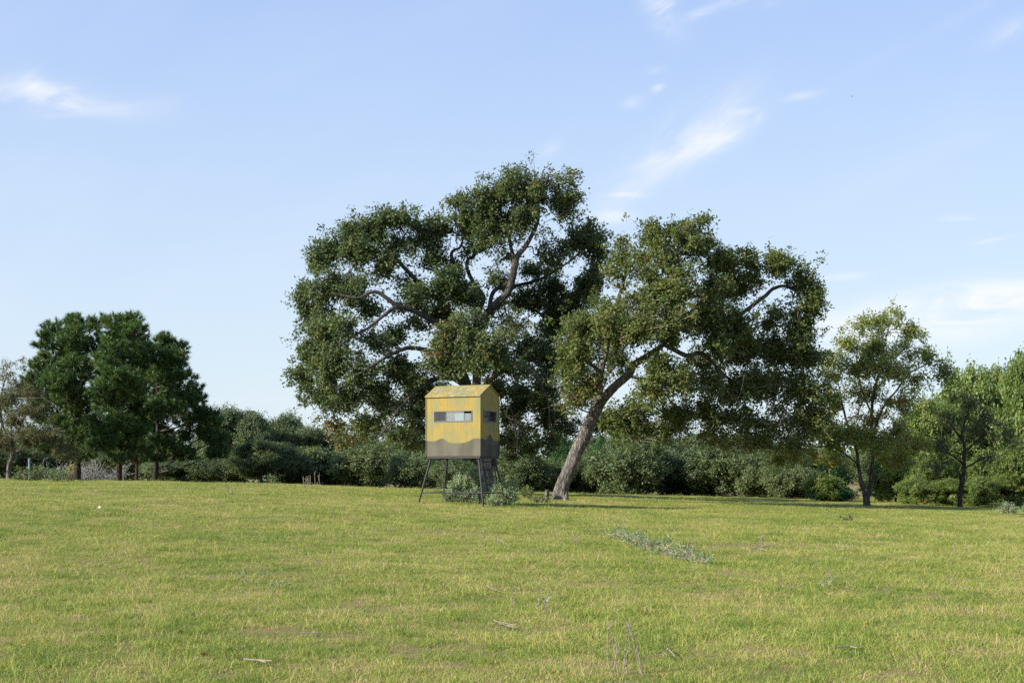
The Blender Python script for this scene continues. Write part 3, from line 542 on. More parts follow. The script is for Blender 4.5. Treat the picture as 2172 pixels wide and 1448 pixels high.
pine('tall bright pine in the middle of the pine group, low boughs sunlit', 252, 70, 674, .16,
 [(280, 680, 22, 18), (240, 690, 26, 22), (285, 705, 28, 24), (250, 730, 36, 28), (300, 735, 22, 24), (225, 760, 34, 24), (280, 770, 34, 26), (250, 800, 44, 26, -1.8), (210, 825, 30, 20, -2), (275, 815, 26, 20, -1.6), (240, 850, 40, 22, -1.6), (290, 860, 34, 26), (205, 895, 32, 18, -2.2), (250, 895, 34, 20, -1.8), (220, 925, 36, 20, -2), (285, 915, 36, 24), (215, 945, 26, 16, -2), (260, 960, 36, 14, 0, .8)], 52)
pine('dark pine at the right end of the group, one long bough reaching right', 328, 73, 712, .14,
 [(345, 728, 26, 20), (385, 738, 16, 18), (330, 755, 26, 24), (370, 765, 32, 24), (345, 795, 38, 26), (395, 800, 24, 18), (410, 825, 22, 16), (360, 835, 34, 24), (395, 850, 28, 20), (420, 845, 16, 14), (330, 870, 28, 22), (380, 885, 34, 16, 0, .4), (425, 880, 26, 20, 0, 1.3), (448, 885, 22, 20, 0, 1.3), (440, 920, 28, 20, .4, 1.3), (465, 930, 24, 20, 0, 1.4), (460, 958, 28, 16, 0, 1.2), (400, 925, 26, 14, .4, .8), (340, 940, 36, 18), (385, 965, 44, 12, 0, .6), (300, 900, 26, 26, 1)], 53, 14)
pine('slender pine with the thinnest trunk, between the two right pines', 289, 79, 730, .085,
 [(300, 750, 22, 24), (310, 790, 26, 26), (290, 830, 30, 26), (310, 870, 28, 26), (285, 910, 30, 24), (310, 940, 34, 18), (270, 960, 34, 12, 0, .7)], 54)

# ------------------------------------------------------------------ tree line behind
def proto_tree(kind, H, Wd, seed):
    """returns list of (part name, mesh) with the base at the origin; crown of width Wd and height H"""
    global rng
    rng = np.random.default_rng(seed)
    gl, gt, gb = Geo(), Geo(), Geo()
    if kind == 'cedar':
        tube(gb, [(0, 0, -.3), (0.05, 0, H * .5), (0, 0, H * .9)], [.14, .08, .02], 8)
        cen, rad, nsp, tint = [], [], [], []
        for q in range(34):
            z = rng.uniform(.05, 1); r = Wd * .5 * (1 - z) ** .75; a = rng.uniform(0, 6.28); f = rng.uniform(.3, .9)
            cen.append(np.array([math.cos(a) * r * f, math.sin(a) * r * f, z * H])); s = .30 * (1.15 - z) * Wd * .5 + .15; rad.append(np.array([s, s, s * .8])); nsp.append(90 * s * s * 3.1); tint.append(rng.uniform(.3, .7))
        make_crown(gl, None, cen, rad, nsp, 22, .13, .045, .16, 1.0, tint, updir=.8)
        lm = CEDAR_LEAF
    else:
        low = kind in ('bush', 'vine')
        tube(gb, catmull(np.array([(0, 0, -.3), (.08, .03, H * .25), (-.05, 0, H * .6)]), 5), np.linspace(.16 if not low else .09, .05, 11), 8, .05, seed)
        cen, rad, nsp, tint = [], [], [], []
        nb = 30 if not low else 34
        z0 = .36 if kind == 'oak' else .06
        for q in range(nb):
            while True:
                p = rng.uniform(-1, 1, 3)
                if .55 < np.linalg.norm(p) < 1: break
            if p[2] < 0 and rng.uniform() < .35: p[2] *= -1
            c = np.array([p[0] * Wd * .42, p[1] * Wd * .42, H * (z0 + (.92 - z0) * (p[2] * .5 + .5))])
            if low or True: c[2] = H * (z0 * .55 + (.90 - z0 * .55) * (p[2] * .5 + .5))
            s = rng.uniform(.12, .20) * Wd; cen.append(c); rad.append(np.array([s, s, s * .75])); tint.append(rng.uniform(.3, .65))
            nsp.append((30 if kind != 'vine' else 42) * s * s * 3.1)
        if kind == 'vine': make_crown(gl, gt, cen, rad, nsp, 16, .14, .10, .16, .8, tint); lm = VINE_LEAF
        else: make_crown(gl, gt, cen, rad, nsp, 21, .165, .09, .2, .9, tint); lm = BG_LEAF
        for c in cen:
            P = catmull(np.array([(0, 0, H * .2), (c[0] * .4, c[1] * .4, c[2] * .65), tuple(c)]), 4); tube(gb, P, np.linspace(.06, .02, len(P)), 5)
    parts = [('trunk', gb.mesh('trunk', BARK_DARK if kind != 'oak' else BARK_GREY, True))]
    if gt.V and kind in ('oak', 'vine'): parts.append(('twigs', gt.mesh('twigs', TWIG_DARK)))
    parts.append(('crown', gl.mesh('crown', lm)))
    return parts, H, Wd
PROTO = {'oak': [proto_tree('oak', 6, 7, 61), proto_tree('oak', 6, 6.4, 62), proto_tree('oak', 5.6, 7.4, 63)],
         'bush': [proto_tree('bush', 3.4, 5.0, 64), proto_tree('bush', 3.2, 5.4, 65)],
         'cedar': [proto_tree('cedar', 4.5, 3.2, 66), proto_tree('cedar', 4.2, 3.6, 67)],
         'vine': [proto_tree('vine', 5.4, 4.6, 68), proto_tree('vine', 4.4, 4.6, 69)]}
cnt = {k: 0 for k in PROTO}
def place(kind, name, px, top, wpx, Y, label, group, variant=None, rot=None):
    k = cnt[kind]; cnt[kind] += 1
    parts, H, Wd = PROTO[kind][(k if variant is None else variant) % len(PROTO[kind])]
    x = (px - 1086) / F * Y; z = float(zg(x, Y)); ztop = CAM_Z + (HOR - top) / F * Y
    sz = (ztop - z) / (H * .95); sx = wpx / F * Y / (Wd * 1.05)
    root = empty(name, (x, Y, z), label, 'shrub' if kind == 'bush' else 'tree', group)
    root.rotation_euler = (0, 0, rot if rot is not None else k * 2.39996); root.scale = (sx, sx, sz)
    for pn, me in parts:
        o = bpy.data.objects.new(pn, me); C.objects.link(o); o.parent = root
        if pn != 'trunk': o['kind'] = 'stuff'
G1 = 'dark oaks of the tree line beyond the field'; G2 = 'shrubs along the foot of the tree line'; G3 = 'cedars in the tree line'; G4 = 'vine covered trees at the right edge'
far = [
 ('oak', 'line_oak', -40, 930, 180, 96, 'dark oak of the tree line at the far left edge, behind the grey olive tree'),
 ('oak', 'line_oak', 60, 945, 170, 100, 'dark oak low behind the bluish post and the olive tree'),
 ('oak', 'line_oak', 170, 940, 170, 104, 'dark oak in the tree line behind the dead brush pile'),
 ('oak', 'line_oak', 270, 945, 160, 100, 'dark oak in the tree line seen between the pine trunks'),
 ('oak', 'line_oak', 375, 950, 150, 96, 'dark oak under the long right bough of the last pine'),
 ('oak', 'line_oak', 500, 872, 190, 92, 'highest rounded oak of the tree line just right of the pines'),
 ('oak', 'line_oak', 590, 886, 150, 96, 'rounded oak second right of the pines, with a notched top'),
 ('oak', 'line_oak', 555, 935, 150, 84, 'full leafy oak in front, between the pines and the big oak'),
 ('oak', 'line_oak', 665, 912, 150, 94, 'oak of the tree line under the left tip of the big oak crown'),
 ('oak', 'line_oak', 750, 925, 170, 98, 'dark oak under the brown drooping twigs of the big oak'),
 ('oak', 'line_oak', 850, 930, 170, 96, 'dark oak of the tree line just left of the hunting blind'),
 ('oak', 'line_oak', 950, 935, 160, 98, 'dark oak seen between the legs of the hunting blind'),
 ('oak', 'line_oak', 1345, 905, 160, 86, 'bright topped oak of the tree line right of the leaning trunk'),
 ('oak', 'line_oak', 1450, 922, 190, 90, 'dark oak of the tree line under the middle of the leaning crown'),
 ('oak', 'line_oak', 1560, 925, 190, 92, 'dark oak of the tree line under the right part of the leaning crown'),
 ('oak', 'line_oak', 1660, 945, 170, 84, 'dark oak of the tree line left of the yellowing tree'),
 ('oak', 'line_oak', 1060, 950, 150, 100, 'dark oak right of the blind, low behind the dangling branch'),
 ('oak', 'line_oak', 1250, 930, 150, 98, 'dark oak directly behind the upper leaning trunk'),
 ('oak', 'line_oak', 1400, 932, 130, 102, 'dark oak behind and right of the bright topped oak'),
 ('oak', 'line_oak', 1510, 935, 140, 100, 'dark oak of the tree line, second right of the bright topped oak'),
 ('oak', 'line_oak', 1750, 955, 150, 86, 'dark oak behind the left stem of the yellowing tree'),
 ('oak', 'line_oak', 1870, 940, 150, 84, 'dark oak behind the right stem of the yellowing tree'),
 ('oak', 'line_oak', 1960, 885, 170, 88, 'dark oak between the yellowing tree and the vine covered trees'),
]
for k_, nm_, px, top, w_, Y_, lb in far: place(k_, nm_, px, top, w_, Y_, lb, G1)
sh = [
 (390, 970, 168, 88, 'low shrub at the foot of the tree line, right of the last pine trunk'),
 (470, 975, 123, 88, 'low shrub below the highest oak right of the pines'),
 (640, 950, 190, 87, 'wide shrub behind the dead weed stalks on the crest'),
 (715, 968, 123, 88, 'shrub on the crest right of the dead weed stalks'),
 (795, 945, 179, 84, 'pale grey green shrub left of the hunting blind'),
 (880, 962, 134, 80, 'shrub directly behind the left leg of the hunting blind'),
 (975, 975, 123, 74, 'shrub behind the silvery bush under the blind'),
 (1110, 972, 134, 78, 'shrub behind the gap between blind and stump'),
 (1165, 975, 112, 79, 'shrub behind the leaning trunk and the stump'),
 (1250, 965, 123, 80, 'shrub touching the right side of the leaning trunk'),
 (1335, 940, 190, 77, 'big round olive green shrub right of the leaning trunk'),
 (1430, 962, 134, 80, 'low shrub right of the big round olive shrub'),
 (1515, 950, 179, 78, 'low shrub above the right end of the dark ground shadow'),
 (1600, 970, 134, 77, 'low shrub under the drooping right edge of the leaning crown'),
 (1680, 980, 134, 74, 'low shrub left of the bright bush by the two stemmed tree'),
]
for px, top, w_, Y_, lb in sh: place('bush', 'line_shrub', px, top, w_, Y_, lb, G2)
cd = [
 (1112, 950, 70, 90, 'small pointed cedar right of the blind, its tip against the sky'),
 (1190, 925, 110, 84, 'bright green cedar behind the leaning trunk, left side'),
 (1275, 930, 90, 86, 'bright green cedar between leaning trunk and round shrub'),
 (1770, 975, 130, 66, 'spreading green cedar bush left of the two stemmed trunk'),
]
for px, top, w_, Y_, lb in cd: place('cedar', 'cedar_tree', px, top, w_, Y_, lb, G3)
vn = [
 (1985, 850, 150, 70, 'vine covered tree right of the yellowing tree, lower than its neighbours'),
 (2080, 770, 200, 72, 'tallest pale vine covered tree behind the small feathery tree'),
 (2180, 752, 170, 66, 'bright vine covered tree cut by the right edge'),
 (1900, 960, 120, 66, 'leafy vine thicket just right of the two stemmed trunk'),
 (1985, 965, 110, 64, 'dark hollow vine thicket left of the small feathery tree'),
 (2085, 950, 130, 64, 'leafy vine thicket right of the small feathery stem'),
 (2165, 930, 130, 62, 'vine thicket in the lower right corner of the woods'),
 (1745, 1000, 90, 64, 'low vine tangle behind the left side of the two stemmed tree'),
 (2135, 785, 150, 76, 'vine covered tree in the dip between the tallest pale one and the edge'),
 (2025, 835, 150, 76, 'vine covered tree behind the left side of the small feathery tree'),
 (2290, 800, 180, 70, 'vine covered tree just beyond the right edge'),
]
vn += [(1945, 1010, 90, 61, 'lowest leafy clump at the grass edge right of the two stemmed trunk'),
 (2005, 1015, 80, 61, 'low leafy clump at the grass edge just left of the small crooked stem'),
 (2075, 1008, 90, 61, 'low leafy clump at the grass edge just right of the small crooked stem'),
 (2140, 1000, 100, 62, 'low leafy clump behind the silvery bush by the right edge')]
for i_, (px, top, w_, Y_, lb) in enumerate(vn): place('vine', 'vine_tree', px, top, w_, Y_, lb, G4, variant=i_ % 2)

# far woods: one mass behind the line
rng = np.random.default_rng(81)
gl = Geo(); cen, rad, nsp, ti = [], [], [], []
for q in range(150):
    Y_ = rng.uniform(112, 128); x = rng.uniform(-75, 75); z = float(zg(x, Y_))
    h = rng.uniform(2.2, 4.3) * (1.0 if x < 25 else 1.3); w_ = rng.uniform(1.6, 2.6)
    for zz in np.arange(.6, h, 1.1):
        cen.append(np.array([x + rng.normal(0, .4), Y_ + rng.normal(0, .4), z + zz])); rad.append(np.array([w_, w_, .9])); nsp.append(10); ti.append(rng.uniform(.2, .6))
make_crown(gl, None, cen, rad, nsp, 14, .42, .28, .4, .6, ti)
fw = link('far_woods', gl.mesh('far_woods', BG_LEAF), kind='stuff'); tag(fw, 'low dark woods closing the gaps behind the tree line', 'woods')

# ------------------------------------------------------------------ hunting blind
TH = 27.0
UX = np.array([math.cos(R_(TH)), -math.sin(R_(TH))]); UY = np.array([math.sin(R_(TH)), math.cos(R_(TH))])
BW, BD, Z0, Z1, ZP = 1.88, 1.22, 2.32, 4.17, 4.49         # width, depth, floor, eave, ridge (absolute heights)
fr = np.array([(1018.5 - 1086) / F * 43, 43.0]); bc = fr - UX * BW / 2 + UY * BD / 2
bz = float(zg(bc[0], bc[1]))
def paint_mat(name, axis, gauss, base_h, dark, spots=(), lichen=0.0, blot=0.0):
    m, t = new_mat(name); n, l = t.nodes, t.links
    def M(op, a, b=None, c=None, clamp=False):
        k = n.new('ShaderNodeMath'); k.operation = op; k.use_clamp = clamp
        for i, v_ in enumerate((a, b, c)):
            if v_ is None: continue
            if isinstance(v_, (int, float)): k.inputs[i].default_value = v_
            else: l.new(v_, k.inputs[i])
        return k.outputs[0]
    co = n.new('ShaderNodeTexCoord'); sp = n.new('ShaderNodeSeparateXYZ'); l.new(co.outputs['Object'], sp.inputs[0])
    uu = sp.outputs[axis]; zz = sp.outputs[2]
    def NZ(scale, sx, sz, det=6, rough=.6):
        mp = n.new('ShaderNodeMapping'); mp.inputs['Scale'].default_value = (sx, sx, sz); l.new(co.outputs['Object'], mp.inputs[0])
        q = n.new('ShaderNodeTexNoise'); q.inputs['Scale'].default_value = scale; q.inputs['Detail'].default_value = det; q.inputs['Roughness'].default_value = rough
        l.new(mp.outputs[0], q.inputs['Vector']); return q.outputs[0]
    def MR(v_, a, b):
        k = n.new('ShaderNodeMapRange'); k.interpolation_type = 'SMOOTHSTEP'; k.inputs[1].default_value = a; k.inputs[2].default_value = b; l.new(v_, k.inputs[0]); return k.outputs[0]
    def MIX(f, a, b):
        k = n.new('ShaderNodeMix'); k.data_type = 'RGBA'
        if isinstance(f, float): k.inputs[0].default_value = f
        else: l.new(f, k.inputs[0])
        for s_, v_ in ((6, a), (7, b)):
            if isinstance(v_, tuple): k.inputs[s_].default_value = (*v_, 1)
            else: l.new(v_, k.inputs[s_])
        return k.outputs[2]
    cl = NZ(2.2, 1, .45, 4, .5); streak = NZ(9, 2.4, .12, 5, .6); fine = NZ(60, 1, .5, 4, .7)
    patch = MR(M('ADD', M('MULTIPLY', cl, .7), M('MULTIPLY', streak, .35)), .44, .62)
    col = MIX(patch, (.285, .208, .040), (.205, .190, .070))
    col = MIX(M('MULTIPLY', MR(streak, .48, .72), .3), col, (.135, .125, .055))
    for (su, sz, rr, dr) in spots:
        du = M('MULTIPLY', M('SUBTRACT', uu, su), 1 / rr); dz = M('MULTIPLY', M('SUBTRACT', zz, sz), 1 / rr)
        r2 = M('ADD', M('MULTIPLY', du, du), M('MULTIPLY', dz, dz))
        dd_ = M('MULTIPLY', M('SUBTRACT', zz, sz - rr * 2.2), 1 / (rr * 2.6)); dw = M('MULTIPLY', du, .62); r3 = M('ADD', M('MULTIPLY', dw, dw), M('MULTIPLY', dd_, dd_))
        halo = M('MULTIPLY', M('EXPONENT', M('MULTIPLY', r3, -.9)), M('MULTIPLY', streak, 1.3)); col = MIX(M('MULTIPLY', halo, .75, None, True), col, (.36, .20, .02))
        core = M('EXPONENT', M('MULTIPLY', r2, -2.5)); col = MIX(M('MULTIPLY', core, dr), col, (.16, .08, .03))
    h = base_h
    for (c_, w_, a_) in gauss:
        q = M('MULTIPLY', M('SUBTRACT', uu, c_), 1 / w_); g_ = M('MULTIPLY', M('EXPONENT', M('MULTIPLY', M('MULTIPLY', q, q), -1.0)), a_)
        h = M('ADD', h, g_)
    edge = M('SUBTRACT', M('SUBTRACT', zz, h), M('MULTIPLY', M('SUBTRACT', fine, .5), .05))
    low = MR(M('MULTIPLY', edge, -1.0), -.012, .018)
    lowc = MIX(MR(cl, .35, .65), tuple(x * .8 for x in dark), tuple(x * 1.35 for x in dark)); lowc = MIX(M('MULTIPLY', MR(streak, .5, .7), .4), lowc, tuple(x * .7 for x in dark))
    col = MIX(low, col, lowc)
    grime = MR(M('ADD', zz, M('MULTIPLY', streak, .25)), Z0 - bz + .20, Z0 - bz + .02); col = MIX(M('MULTIPLY', grime, .5), col, (.10, .09, .06))
    if blot:
        bb = MR(NZ(3.4, 1, .8, 6, .7), .52, .64); col = MIX(M('MULTIPLY', bb, blot), col, (.12, .11, .07))
    if lichen:
        a_ = MR(NZ(7, 1, 1, 8, .75), .50, .60); col = MIX(M('MULTIPLY', a_, lichen), col, (.42, .40, .36))
        b2 = MR(NZ(15, 1, 1, 6, .7), .56, .66); col = MIX(M('MULTIPLY', b2, .5), col, (.22, .17, .09))
    sp_ = MR(fine, .62, .78); col = MIX(M('MULTIPLY', sp_, .35), col, (.25, .20, .10))
    b = n.new('ShaderNodeBsdfPrincipled'); b.inputs['Roughness'].default_value = .62; b.inputs['Specular IOR Level'].default_value = .3; l.new(col, b.inputs['Base Color'])
    bp = n.new('ShaderNodeBump'); bp.inputs['Strength'].default_value = .35; bp.inputs['Distance'].default_value = .01; l.new(fine, bp.inputs['Height']); l.new(bp.outputs[0], b.inputs['Normal'])
    o = n.new('ShaderNodeOutputMaterial'); l.new(b.outputs[0], o.inputs[0]); return m
zl, zh, zp = Z0 - bz, Z1 - bz, ZP - bz
wz0, wz1 = zh - .81, zh - .47
fspots = [(-.94 + 1.88 * a, zh - 1.85 * b_, .032, c_) for a, b_, c_ in ((.275, .15, .6), (.735, .14, .7), (.45, .17, .1), (.61, .17, .1), (.17, .50, .3), (.45, .50, .3), (.57, .50, .3), (.75, .50, .3), (.42, .66, .3))]
PF = paint_mat('yellow_camouflage_paint', 0, [(-.39, .20, .14), (-.95, .35, .08), (.72, .22, .09), (1.0, .3, .10)], zl + .40, (.084, .078, .054), fspots)
PS = paint_mat('shaded_side_camouflage_paint', 1, [(.02, .15, .20), (-.61, .3, .06)], zl + .48, (.055, .048, .040), [(-.40, zh - .90, .03, .7)], blot=.5)  # darker band and blotches: shade mixed into the colour along with darker paint
PR = paint_mat('weathered_roof_paint', 0, [], -5.0, (.2, .15, .1), lichen=.42)
PLY = plain_mat('dark_plywood', (.07, .05, .035), .9); STEEL = plain_mat('dark_steel_pipe', (.028, .030, .034), .6, .2, .4, 20)
ALU = plain_mat('grey_aluminium', (.11, .12, .135), .6, .2, .2, 20); SEAL = plain_mat('black_frame_steel', (.03, .028, .025), .7)
def glass_mat(name, tint, refl, haze):
    m, t = new_mat(name); n, l = t.nodes, t.links
    tr = n.new('ShaderNodeBsdfTransparent'); tr.inputs[0].default_value = (*tint, 1); gl_ = n.new('ShaderNodeBsdfGlossy'); gl_.inputs['Roughness'].default_value = .04; gl_.inputs[0].default_value = (.9, .9, .9, 1)
    df = n.new('ShaderNodeBsdfDiffuse'); df.inputs[0].default_value = (.55, .57, .58, 1)
    fz_ = n.new('ShaderNodeFresnel'); fz_.inputs[0].default_value = 1.5; a1 = n.new('ShaderNodeMath'); a1.operation = 'ADD'; a1.inputs[1].default_value = refl; l.new(fz_.outputs[0], a1.inputs[0])
    m0 = n.new('ShaderNodeMixShader'); nz = n.new('ShaderNodeTexNoise'); nz.inputs['Scale'].default_value = 14; co = n.new('ShaderNodeTexCoord'); l.new(co.outputs['Object'], nz.inputs['Vector'])
    mm = n.new('ShaderNodeMath'); mm.operation = 'MULTIPLY'; mm.inputs[1].default_value = haze * 2; l.new(nz.outputs[0], mm.inputs[0]); l.new(mm.outputs[0], m0.inputs[0]); l.new(tr.outputs[0], m0.inputs[1]); l.new(df.outputs[0], m0.inputs[2])
    m1 = n.new('ShaderNodeMixShader'); l.new(a1.outputs[0], m1.inputs[0]); l.new(m0.outputs[0], m1.inputs[1]); l.new(gl_.outputs[0], m1.inputs[2])
    o = n.new('ShaderNodeOutputMaterial'); l.new(m1.outputs[0], o.inputs[0]); return m
GL1 = glass_mat('clear_pane', (.86, .88, .86), .0, .03); GL2 = glass_mat('dusty_pane', (.75, .8, .82), .22, .08); GL3 = glass_mat('dark_pane', (.30, .32, .30), .02, .03)
blind = empty('hunting_blind', (bc[0], bc[1], bz), 'yellow elevated hunting blind with a long low window, standing on splayed steel legs', 'hunting blind')
blind.rotation_euler = (0, 0, -R_(TH))
def bpart(name, g, mat, parent=None, label=None, smooth=False):
    o = link(name, g.mesh(name, mat, smooth), parent or blind)
    if label: o['label'] = label
    return o
hx, hy, T = BW / 2, BD / 2, .022
WX = (.143 * BW - hx, .857 * BW - hx)
def long_wall(y0, y1):
    g = Geo(); box(g, (-hx, y0, zl), (hx, y1, wz0)); box(g, (-hx, y0, wz0), (WX[0], y1, wz1)); box(g, (WX[1], y0, wz0), (hx, y1, wz1)); box(g, (-hx, y0, wz1), (hx, y1, zh)); return g
bpart('wall', long_wall(-hy, -hy + T), PF, label='sunlit long wall with a wavy grey brown lower band')
bpart('wall', long_wall(hy - T, hy), PF)
SY = (.17 * BD - hy, .86 * BD - hy)
def gable(x0, x1):
    g = Geo(); a, b_ = -hy + T + .001, hy - T - .001
    box(g, (x0, a, zl), (x1, b_, wz0)); box(g, (x0, a, wz0), (x1, SY[0], wz1)); box(g, (x0, SY[1], wz0), (x1, b_, wz1)); box(g, (x0, a, wz1), (x1, b_, zh))
    V = [(x0, a, zh), (x0, b_, zh), (x0, 0, zp), (x1, a, zh), (x1, b_, zh), (x1, 0, zp)]
    g.add(V, [(0, 1, 2), (3, 5, 4)]); g.add(V, [(1, 4, 5, 2), (0, 2, 5, 3)]); return g
bpart('wall', gable(hx - T, hx), PS, label='gabled end wall with a near black lower band'); bpart('wall', gable(-hx, -hx + T), PS)
g = Geo(); box(g, (-hx + .03, -hy + .03, zl - .001), (hx - .03, hy - .03, zl + .02)); bpart('floor', g, PLY)
g = Geo()
for (a, b_) in (((-hx + .01, -hy + .01), (hx - .01, -hy + .06)), ((-hx + .01, hy - .06), (hx - .01, hy - .01)), ((-hx + .01, -hy + .061), (-hx + .06, hy - .061)), ((hx - .06, -hy + .061), (hx - .01, hy - .061)), ((-.03, -hy + .061), (.03, hy - .061))):
    box(g, (*a, zl - .07), (*b_, zl - .003))
bpart('floor_frame', g, SEAL)
for sgn in (-1, 1):
    g = Geo(); e = .035; sl = (zp - zh) / hy
    y0 = sgn * (hy + e); z_ = zh - sl * e; tk = .022
    xs_ = np.linspace(-hx - .03, hx + .03, 9); rs = np.random.default_rng(5)
    Vt, Vb = [], []
    for k_, x_ in enumerate(xs_):
        dz = rs.normal(0, .003)
        Vt += [(x_, y0, z_ + tk + dz), (x_, 0, zp + tk + dz * .5)]; Vb += [(x_, y0, z_ + .002), (x_, 0, zp + .002)]
    V = np.array(Vt + Vb); n9 = len(Vt); q = []
    for k_ in range(8):
        a = 2 * k_
        q += [(a, a + 2, a + 3, a + 1), (n9 + a, n9 + a + 1, n9 + a + 3, n9 + a + 2), (a, n9 + a, n9 + a + 2, a + 2), (a + 1, a + 3, n9 + a + 3, n9 + a + 1)]
    q += [(0, 1, n9 + 1, n9), (16, n9 + 16, n9 + 17, 17)]
    if sgn > 0: q = [tuple(reversed(f)) for f in q]
    g.add(V, q); bpart('roof_panel', g, PR)
g = Geo(); e = .035
box(g, (-hx - .028, -hy - e - .012, zh - .045), (hx + .028, -hy - e + .008, zh - .006 )); bpart('fascia', g, PR)
# corner seams
for (cx, cy) in ((-hx - .004, -hy - .004), (hx + .004, -hy - .004), (hx + .004, hy + .004), (-hx - .004, hy + .004)):
    g = Geo(); box(g, (cx - .013, cy - .013, zl + .01), (cx + .013, cy + .013, zh - .07)); bpart('corner_strip', g, PF if cy < 0 and cx < 0 else PS if cx > 0 and cy > 0 else PF)
def window(axis, pos, lo, hi, panes, thick=.021):
    """frame round an opening; panes: (from, to, material, drop, offset)"""
    def bb(g, a0, a1, z0, z1, d0, d1):
        if axis == 0: box(g, (a0, pos + d0, z0), (a1, pos + d1, z1))
        else: box(g, (pos + d0, a0, z0), (pos + d1, a1, z1))
    g = Geo(); f = thick; s_ = -1 if pos < 0 else 1
    d0, d1 = sorted((s_ * .012, -s_ * .05))
    bb(g, lo, hi, wz0, wz0 + f, d0, d1); bb(g, lo, hi, wz1 - f, wz1, d0, d1); bb(g, lo, lo + f, wz0 + f, wz1 - f, d0, d1); bb(g, hi - f, hi, wz0 + f, wz1 - f, d0, d1)
    fr_ = bpart('window', g, ALU)
    for (a, b_, mt, drop, off, rail) in panes:
        a_, b2 = lo + (hi - lo) * a, lo + (hi - lo) * b_
        g = Geo(); y0, y1 = sorted((-s_ * (.018 + off), -s_ * (.022 + off))); bb(g, a_ + .004, b2 - .004, wz0 + f + .003, wz1 - f - .003 - drop, y0, y1)
        p = bpart('pane', g, mt, fr_)
        g = Geo(); r_ = .016; y0, y1 = sorted((-s_ * (.013 + off), -s_ * (.028 + off)))
        if rail:
            bb(g, a_ + .004, a_ + .004 + r_, wz0 + f + .002, wz1 - f - drop - .002, y0, y1); bb(g, b2 - .004 - r_, b2 - .004, wz0 + f + .002, wz1 - f - drop - .002, y0, y1)
            bb(g, a_ + .004 + r_, b2 - .004 - r_, wz0 + f + .002, wz0 + f + r_, y0, y1); bpart('sash', g, ALU, fr_)
    return fr_
window(0, -hy, WX[0], WX[1], [(.03, .30, GL1, 0, .0, True), (.28, .78, GL2, 0, .016, True), (.78, .97, GL1, .06, .0, True)])
window(0, hy, WX[0], WX[1], [(.03, .5, GL1, 0, 0, True), (.5, .97, GL1, 0, .016, True)])
window(1, hx, SY[0], SY[1], [(.03, .5, GL3, 0, 0, True), (.5, .97, GL3, 0, .016, True)])
window(1, -hx, SY[0], SY[1], [(.03, .97, GL3, 0, 0, True)])
legs = {}
for sx in (-1, 1):
    for sy in (-1, 1):
        a = np.array([sx * (hx - .10), sy * (hy - .10), zl - .07]); foot = np.array([sx * (hx - .10 + .30), sy * (hy - .10 + .26), 0])
        wp = bc + UX * foot[0] + UY * foot[1]; foot[2] = float(zg(wp[0], wp[1])) - bz - .06
        g = Geo(); tube(g, np.array([a, foot]), [.032, .032], 10); bpart('leg', g, STEEL, smooth=True); legs[sx, sy] = (a, foot)
def atz(k, z_):
    a, f_ = legs[k]; tt = (z_ - a[2]) / (f_[2] - a[2]); return a + (f_ - a) * tt
for (k1, k2) in (((-1, -1), (1, -1)), ((-1, 1), (1, 1)), ((-1, -1), (-1, 1)), ((1, -1), (1, 1))):
    g = Geo(); p, q = atz(k1, .36), atz(k2, .36); tube(g, np.array([p, q]), [.017, .017], 8); bpart('brace', g, STEEL, smooth=True)
lad = []
for lx in (.32, .70):
    g = Geo(); top = np.array([lx, hy + .02, zl + .05]); ft = np.array([lx + .02, hy + .55, -.02]); tube(g, np.array([top, ft]), [.018, .018], 8); bpart('ladder_rail', g, STEEL, smooth=True); lad.append((top, ft))
for k_ in range(6):
    f_ = .14 + k_ * .155; g = Geo(); tube(g, np.array([lad[0][0] + (lad[0][1] - lad[0][0]) * f_, lad[1][0] + (lad[1][1] - lad[1][0]) * f_]), [.012, .012], 6); bpart('rung', g, STEEL, smooth=True)

# ------------------------------------------------------------------ weeds, bushes, dead things
def bushy(name, label, cat, px, py, blobs, mat, seed, ln=.06, wd=.028, k=260, per=14, group=None, stem=TWIG_PALE, sr=.008, tint=None):
    """blobs in metres relative to the foot: (x, z, rx, rz, y)"""
    global rng
    rng = np.random.default_rng(seed)
    b = on_ground(px, py); root = empty(name, b, label, cat, group)
    cen = [b + [q[0], q[4] if len(q) > 4 else 0, q[1]] for q in blobs]; rad = [np.array([q[2], (q[2] + q[3]) / 2, q[3]]) for q in blobs]
    nsp = [max(5, k * np.pi * r[0] * r[2]) for r in rad]
    gl, gt = Geo(), Geo(); make_crown(gl, gt, cen, rad, nsp, per, ln, wd, ln * .9, .5, [tint or .5] * len(cen))
    Vv = gl.V
    g = Geo()
    for c in cen:
        for q in range(3):
            p0 = b + [rng.normal(0, .05), rng.normal(0, .05), -.03]; tube(g, catmull(np.array([p0, p0 + (c - p0) * .5 + rng.normal(0, .04, 3), c + rng.normal(0, .06, 3)]), 4), np.linspace(sr * 1.6, sr * .6, 9), 5)
    link('stems', g.mesh('stems', stem, False, b), root, kind='stuff'); link('foliage', gl.mesh('foliage', mat, False, b), root, kind='stuff')
    link('twigs', gt.mesh('twigs', stem, False, b), root, kind='stuff'); return root
bushy('silver_bush', 'large silvery bush growing under the hunting blind', 'bush', 990, 1067, [(-.38, .32, .38, .30), (0, .42, .42, .38, .1), (.32, .46, .36, .36), (.1, .76, .34, .24), (-.2, .64, .32, .26, .1), (.5, .25, .3, .26), (-.55, .14, .25, .16), (.42, .76, .22, .18, .2), (.15, .18, .4, .24, -.1), (-.45, .5, .2, .18)], SILVER_LEAF, 91)
